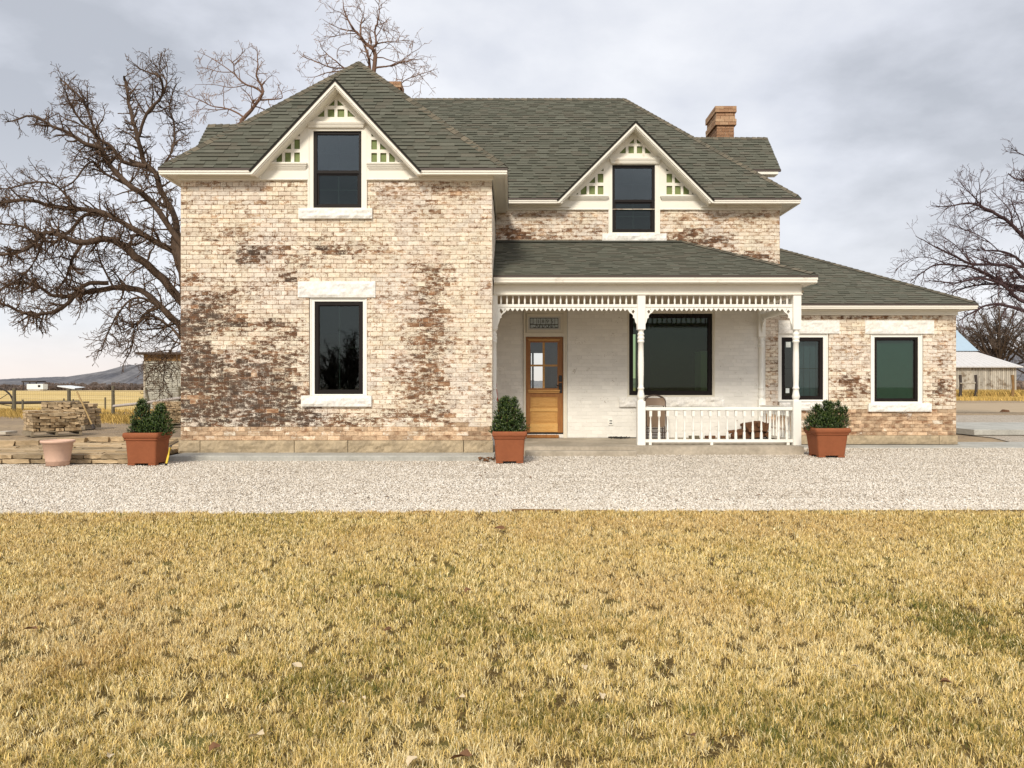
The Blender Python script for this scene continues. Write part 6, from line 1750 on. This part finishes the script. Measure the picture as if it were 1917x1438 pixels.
tree('elm_tree', 'big gnarled bare tree with dark spreading limbs behind the left corner of the house', Yt, (fx(382, Yt), Yt, 0), elm, prm_elm, M['bark_elm'], 5)

Ym = 36
q1 = lambda L: [(280 + x / 2.739, 80 + y / 2.739) for x, y in L]
m1 = [([(452, 900), (450, 600), (447, 300), (455, 225)], 0.255, 0.1600, 0), (q1([(470, 400), (500, 370), (545, 315), (578, 262), (575, 222), (548, 172), (556, 110), (550, 20)]), 0.098, 0.0120, 0), (q1([(577, 255), (540, 230), (490, 212), (440, 165), (428, 105), (400, 80)]), 0.053, 0.0096, -.6), (q1([(440, 165), (380, 120), (310, 75), (245, 45)]), 0.026, 0.0064, .4),
      (q1([(480, 380), (430, 350), (380, 335), (320, 325), (250, 290), (190, 268)]), 0.045, 0.0080, .8), (q1([(400, 340), (340, 345), (270, 340), (200, 355)]), 0.026, 0.0064, -.6), (q1([(555, 295), (610, 292), (640, 290), (680, 282), (668, 240), (655, 205)]), 0.041, 0.0064, .3), (q1([(490, 370), (470, 400), (430, 440), (400, 500)]), 0.038, 0.0096, -.5),
      (q1([(575, 225), (600, 190), (625, 170), (650, 175)]), 0.022, 0.0048, .4), (q1([(420, 105), (470, 60), (480, 10)]), 0.022, 0.0056, -.3), (q1([(430, 150), (360, 150), (290, 130), (240, 125)]), 0.022, 0.0056, .2), (q1([(500, 215), (420, 230), (330, 215), (230, 215)]), 0.022, 0.0056, -.3)]
prm_m = dict(dens=(3.8, 4.6, 3.0), start=(.15, .15, .2), len=(1.05, .62, .36), seg=(.16, .13, .11), ang=(30, 75), up=(.0, -.05, -.05), curl=(-.012, -.05, -.05), wob=(.20, .24, .26), rad=(.03, .018, .012), tip=.0095, split=.10, flat=.6)
tree('bare_tree', 'bare tan twigged treetop above the left roof slope', Ym, (fx(452, Ym), Ym, 0), m1, prm_m, M['bark_tan'], 8)
q2 = lambda L: [(550 + x / 6.39, y / 6.39) for x, y in L]
m2 = [([(700, 900), (700, 600), (699, 300), (698, 150)], 0.236, 0.1600, 0), (q2([(945, 960), (975, 700), (960, 620), (935, 580), (860, 520), (800, 440), (740, 380), (690, 310), (640, 220), (600, 110), (590, -20)]), 0.105, 0.0096, 0), (q2([(800, 410), (805, 270), (830, 190), (850, 70)]), 0.043, 0.0080, .4), (q2([(935, 580), (985, 520), (970, 380), (1000, 270), (1020, 180), (1015, 60), (960, -10)]), 0.056, 0.0080, -.5),
      (q2([(915, 960), (910, 790), (880, 640), (850, 540)]), 0.087, 0.0400, .3), (q2([(985, 525), (1060, 510), (1130, 500), (1270, 490), (1390, 480)]), 0.034, 0.0064, .5), (q2([(985, 690), (1060, 690), (1130, 715), (1270, 740), (1400, 640), (1520, 560), (1500, 460)]), 0.028, 0.0056, -.5), (q2([(965, 815), (1060, 800), (1150, 790), (1300, 740), (1480, 710), (1560, 710)]), 0.046, 0.0056, .3),
      (q2([(930, 960), (760, 860), (600, 810), (500, 730), (400, 650), (330, 570), (310, 500)]), 0.043, 0.0064, -.4), (q2([(620, 815), (450, 810), (300, 750), (180, 705), (100, 670), (40, 600)]), 0.034, 0.0064, .4), (q2([(560, 850), (400, 870), (250, 920), (90, 920)]), 0.028, 0.0056, -.4), (q2([(945, 990), (1150, 1060), (1270, 1010), (1350, 950), (1470, 905), (1600, 860), (1720, 820)]), 0.034, 0.0064, -.6),
      (q2([(760, 390), (700, 375), (550, 340), (440, 290), (345, 230)]), 0.025, 0.0064, .5), (q2([(520, 700), (520, 620), (560, 560), (680, 520)]), 0.022, 0.0064, .2), (q2([(640, 220), (560, 150), (480, 120), (370, 20)]), 0.022, 0.0056, -.3), (q2([(800, 270), (740, 220), (690, 110)]), 0.019, 0.0056, .2), (q2([(990, 300), (1060, 280), (1110, 250)]), 0.019, 0.0056, .2), (q2([(1130, 500), (1090, 380), (1060, 330)]), 0.019, 0.0056, -.2), (q2([(1250, 490), (1260, 400), (1200, 320)]), 0.019, 0.0056, .3), (q2([(830, 190), (790, 90), (740, -10)]), 0.019, 0.0056, .1),
      (q2([(1500, 890), (1560, 960), (1620, 1030)]), 0.015, 0.0048, .1), (q2([(750, 400), (600, 410), (450, 440), (340, 440)]), 0.022, 0.0056, .4), (q2([(1300, 740), (1420, 820), (1500, 830)]), 0.019, 0.0056, .2)]
tree('bare_tree', 'bare tan twigged treetop rising behind the peak of the left roof', Ym, (fx(700, Ym), Ym, 0), m2, prm_m, M['bark_tan'], 9)

Yr_ = 34
q3 = lambda L: [(1640 + x / 3.126, 240 + y / 3.126) for x, y in L]
r1 = [([(2010, 860), (2000, 740), (1985, 640), (1975, 560)], 0.330, 0.2720, 0), ([(1975, 560), (1950, 500), (1925, 465)], 0.180, 0.1360, 0), (q3([(1060, 830), (960, 730), (866, 640), (790, 560), (700, 500), (600, 455), (540, 440), (440, 455), (350, 462)]), 0.102, 0.0112, -.6), (q3([(620, 460), (570, 400), (520, 350), (470, 290)]), 0.030, 0.0080, .5), (q3([(610, 455), (610, 380), (600, 290)]), 0.027, 0.0080, -.5),
      (q3([(1020, 940), (930, 860), (866, 800), (800, 745), (720, 720), (620, 715), (480, 710)]), 0.084, 0.0096, .9), (q3([(1030, 990), (940, 920), (866, 880), (790, 810), (700, 800), (560, 795), (480, 760), (420, 730), (340, 690), (230, 630)]), 0.096, 0.0104, -.9), (q3([(1040, 1010), (940, 960), (866, 930), (750, 910), (650, 860), (560, 815), (450, 800), (350, 800), (270, 845), (200, 900)]), 0.096, 0.0104, .5),
      (q3([(1060, 1080), (930, 1040), (830, 1000), (760, 930), (680, 890), (580, 880), (480, 905), (380, 900), (300, 890)]), 0.090, 0.0104, -1.2), (q3([(1050, 1040), (960, 1000), (866, 960), (760, 920), (620, 915), (480, 945), (440, 965)]), 0.078, 0.0160, .8), (q3([(1060, 1110), (920, 1080), (820, 1055), (720, 1030), (640, 1040), (560, 1080), (480, 1130)]), 0.090, 0.0160, -.4),
      (q3([(800, 560), (780, 480), (730, 420), (680, 370)]), 0.030, 0.0080, .5), (q3([(866, 640), (840, 540), (800, 450), (790, 400)]), 0.030, 0.0080, -.4), (q3([(700, 500), (600, 560), (520, 600), (440, 520)]), 0.024, 0.0064, .3), (q3([(720, 720), (640, 650), (540, 600), (430, 560)]), 0.024, 0.0064, -.5), (q3([(560, 800), (480, 700), (400, 640), (330, 600)]), 0.024, 0.0064, .4), (q3([(420, 800), (320, 760), (220, 760), (130, 820), (110, 850)]), 0.021, 0.0064, .2),
      ([(1990, 520), (1950, 420), (1925, 345), (1900, 335), (1888, 325), (1892, 330)], 0.048, 0.0096, -.3), ([(1960, 430), (1930, 310), (1905, 285), (1890, 276)], 0.036, 0.0080, .3), ([(1940, 400), (1925, 350), (1905, 345), (1893, 338)], 0.018, 0.0080, 0)]
prm_r = dict(dens=(4.6, 5.2, 4.0), start=(.12, .1, .15), len=(1.35, .70, .36), seg=(.2, .16, .12), ang=(22, 65), up=(.10, .06, .03), curl=(.012, .012, .01), wob=(.16, .18, .2), rad=(.032, .017, .0115), tip=.0082, split=.10, flat=.7)
tree('cottonwood_tree', 'bare tree with dark upswept limbs reaching in right of the wing roof', Yr_, (fx(2010, Yr_), Yr_, 0), r1, prm_r, M['bark_red'], 12)

# dense brushy trees behind the barn
def brush(name, label, cx, Y, H, W, seed, n, mat, group, tw=.06):
    rng = np.random.default_rng(seed); o = thing(name, label, 'tree', (cx, Y, 0), group); tb = [Tubes(), Tubes(), Tubes()]
    tb[0].add(np.array([(cx, Y, -.3), (cx + .2, Y, H * .25), (cx, Y, H * .5)]), [H * .03, H * .024, H * .012], 7, .1)
    prm = dict(dens=(26 / H, 60 / H), start=(.25, .2), len=(H * .15, H * .07), seg=(H * .045, H * .03), ang=(20, 80), up=(.05, .0), curl=(-.02, -.05), wob=(.22, .28), rad=(tw * 1.0, tw * .7), tip=tw * .4, split=99)
    for i in range(n):
        a = rng.uniform(0, 6.28); el = rng.uniform(.15, 1.0) ** .8; h0 = H * rng.uniform(.08, .45)
        end = np.array([cx + W * math.cos(a) * math.cos(el * 1.5) * rng.uniform(.8, 1.05), Y + W * math.sin(a) * math.cos(el * 1.5), h0 * .4 + H * math.sin(el * 1.5) * rng.uniform(.7, 1.0)])
        st = np.array([cx, Y, h0]); mid = (st + end) / 2 + np.array([0, 0, H * .08]) + rng.normal(size=3) * H * .03
        pth = smooth_path([st, mid, end], 4); pth[1:] += rng.normal(size=(len(pth) - 1, 3)) * H * .012
        rad = np.linspace(H * .012, tw * .9, len(pth)); tb[1].add(pth, rad, 4, .2 + .3 * rng.random()); spawn(pth, rad, 0, prm, tb, rng)
    tb[0].build('trunk', mat, o); tb[1].build('branches', mat, o); tb[2].build('twigs', mat, o, kind='stuff'); return o
Yw = 150
brush('brush_tree', 'dense brown bare tree right behind the pale barn roof', fx(1868, Yw), Yw, fz(556, Yw), 11, 21, 46, M['bark_grey'], 'brushy bare trees behind the barn', .055)
brush('brush_tree', 'dense brown bare tree behind the blue barn roof', fx(1800, Yw + 12), Yw + 12, fz(610, Yw + 12), 9, 22, 34, M['bark_grey'], 'brushy bare trees behind the barn', .055)
brush('brush_tree', 'dense brown bare tree at the far right beyond the barn', fx(1945, Yw - 6), Yw - 6, fz(575, Yw), 10, 23, 40, M['bark_grey'], 'brushy bare trees behind the barn', .055)
# bare thicket across the road behind the camera, mirrored in the dark panes
for i, (x, y, H) in enumerate(((-11.4, -12.5, 3.7), (-9.9, -13.5, 3.3), (-8.7, -12.6, 4.0), (-7.2, -13.5, 3.5), (-2.8, -13, 3.8))):
    brush('bare_bush', 'bare bush in the thicket facing the house, mirrored in the lower left window', x, y, H, H * .55, 60 + i, 34, M['bark_grey'], 'bare thicket facing the house', .014)['category'] = 'bush'

# far treelines: too far off to tell the trees apart
def treeline(name, x0, x1, Y0, Y1, n, hmin, hmax, wd, seed):
    rng = np.random.default_rng(seed); V, Fc = [], []
    clumps = [(rng.uniform(x0, x1), rng.uniform(Y0, Y1), rng.uniform(hmin, hmax)) for _ in range(n)]
    for cx, cy, h in clumps:
        px = cx; base = (fx(px, cy), cy)
        for k in range(34):
            a = rng.normal() * .45; l = h * rng.uniform(.4, 1.0); b0 = len(V); s = rng.normal() * h * .22
            x = base[0] + s; V += [(x - wd, cy, -.5), (x + wd, cy, -.5), (x + math.sin(a) * l + wd * .4, cy + rng.normal(), math.cos(a) * l), (x + math.sin(a) * l - wd * .4, cy + rng.normal(), math.cos(a) * l)]; Fc.append((b0, b0 + 1, b0 + 2, b0 + 3))
    np_obj(name, np.array(V), Fc, M['treeline'], kind='stuff')
treeline('far_trees', -40, 420, 330, 420, 420, 1.0, 2.9, .09, 31)
treeline('far_trees', 80, 420, 430, 520, 200, 1.8, 4.6, .13, 32)
treeline('far_trees', 1700, 2100, 240, 330, 120, 2.0, 5.0, .14, 33)
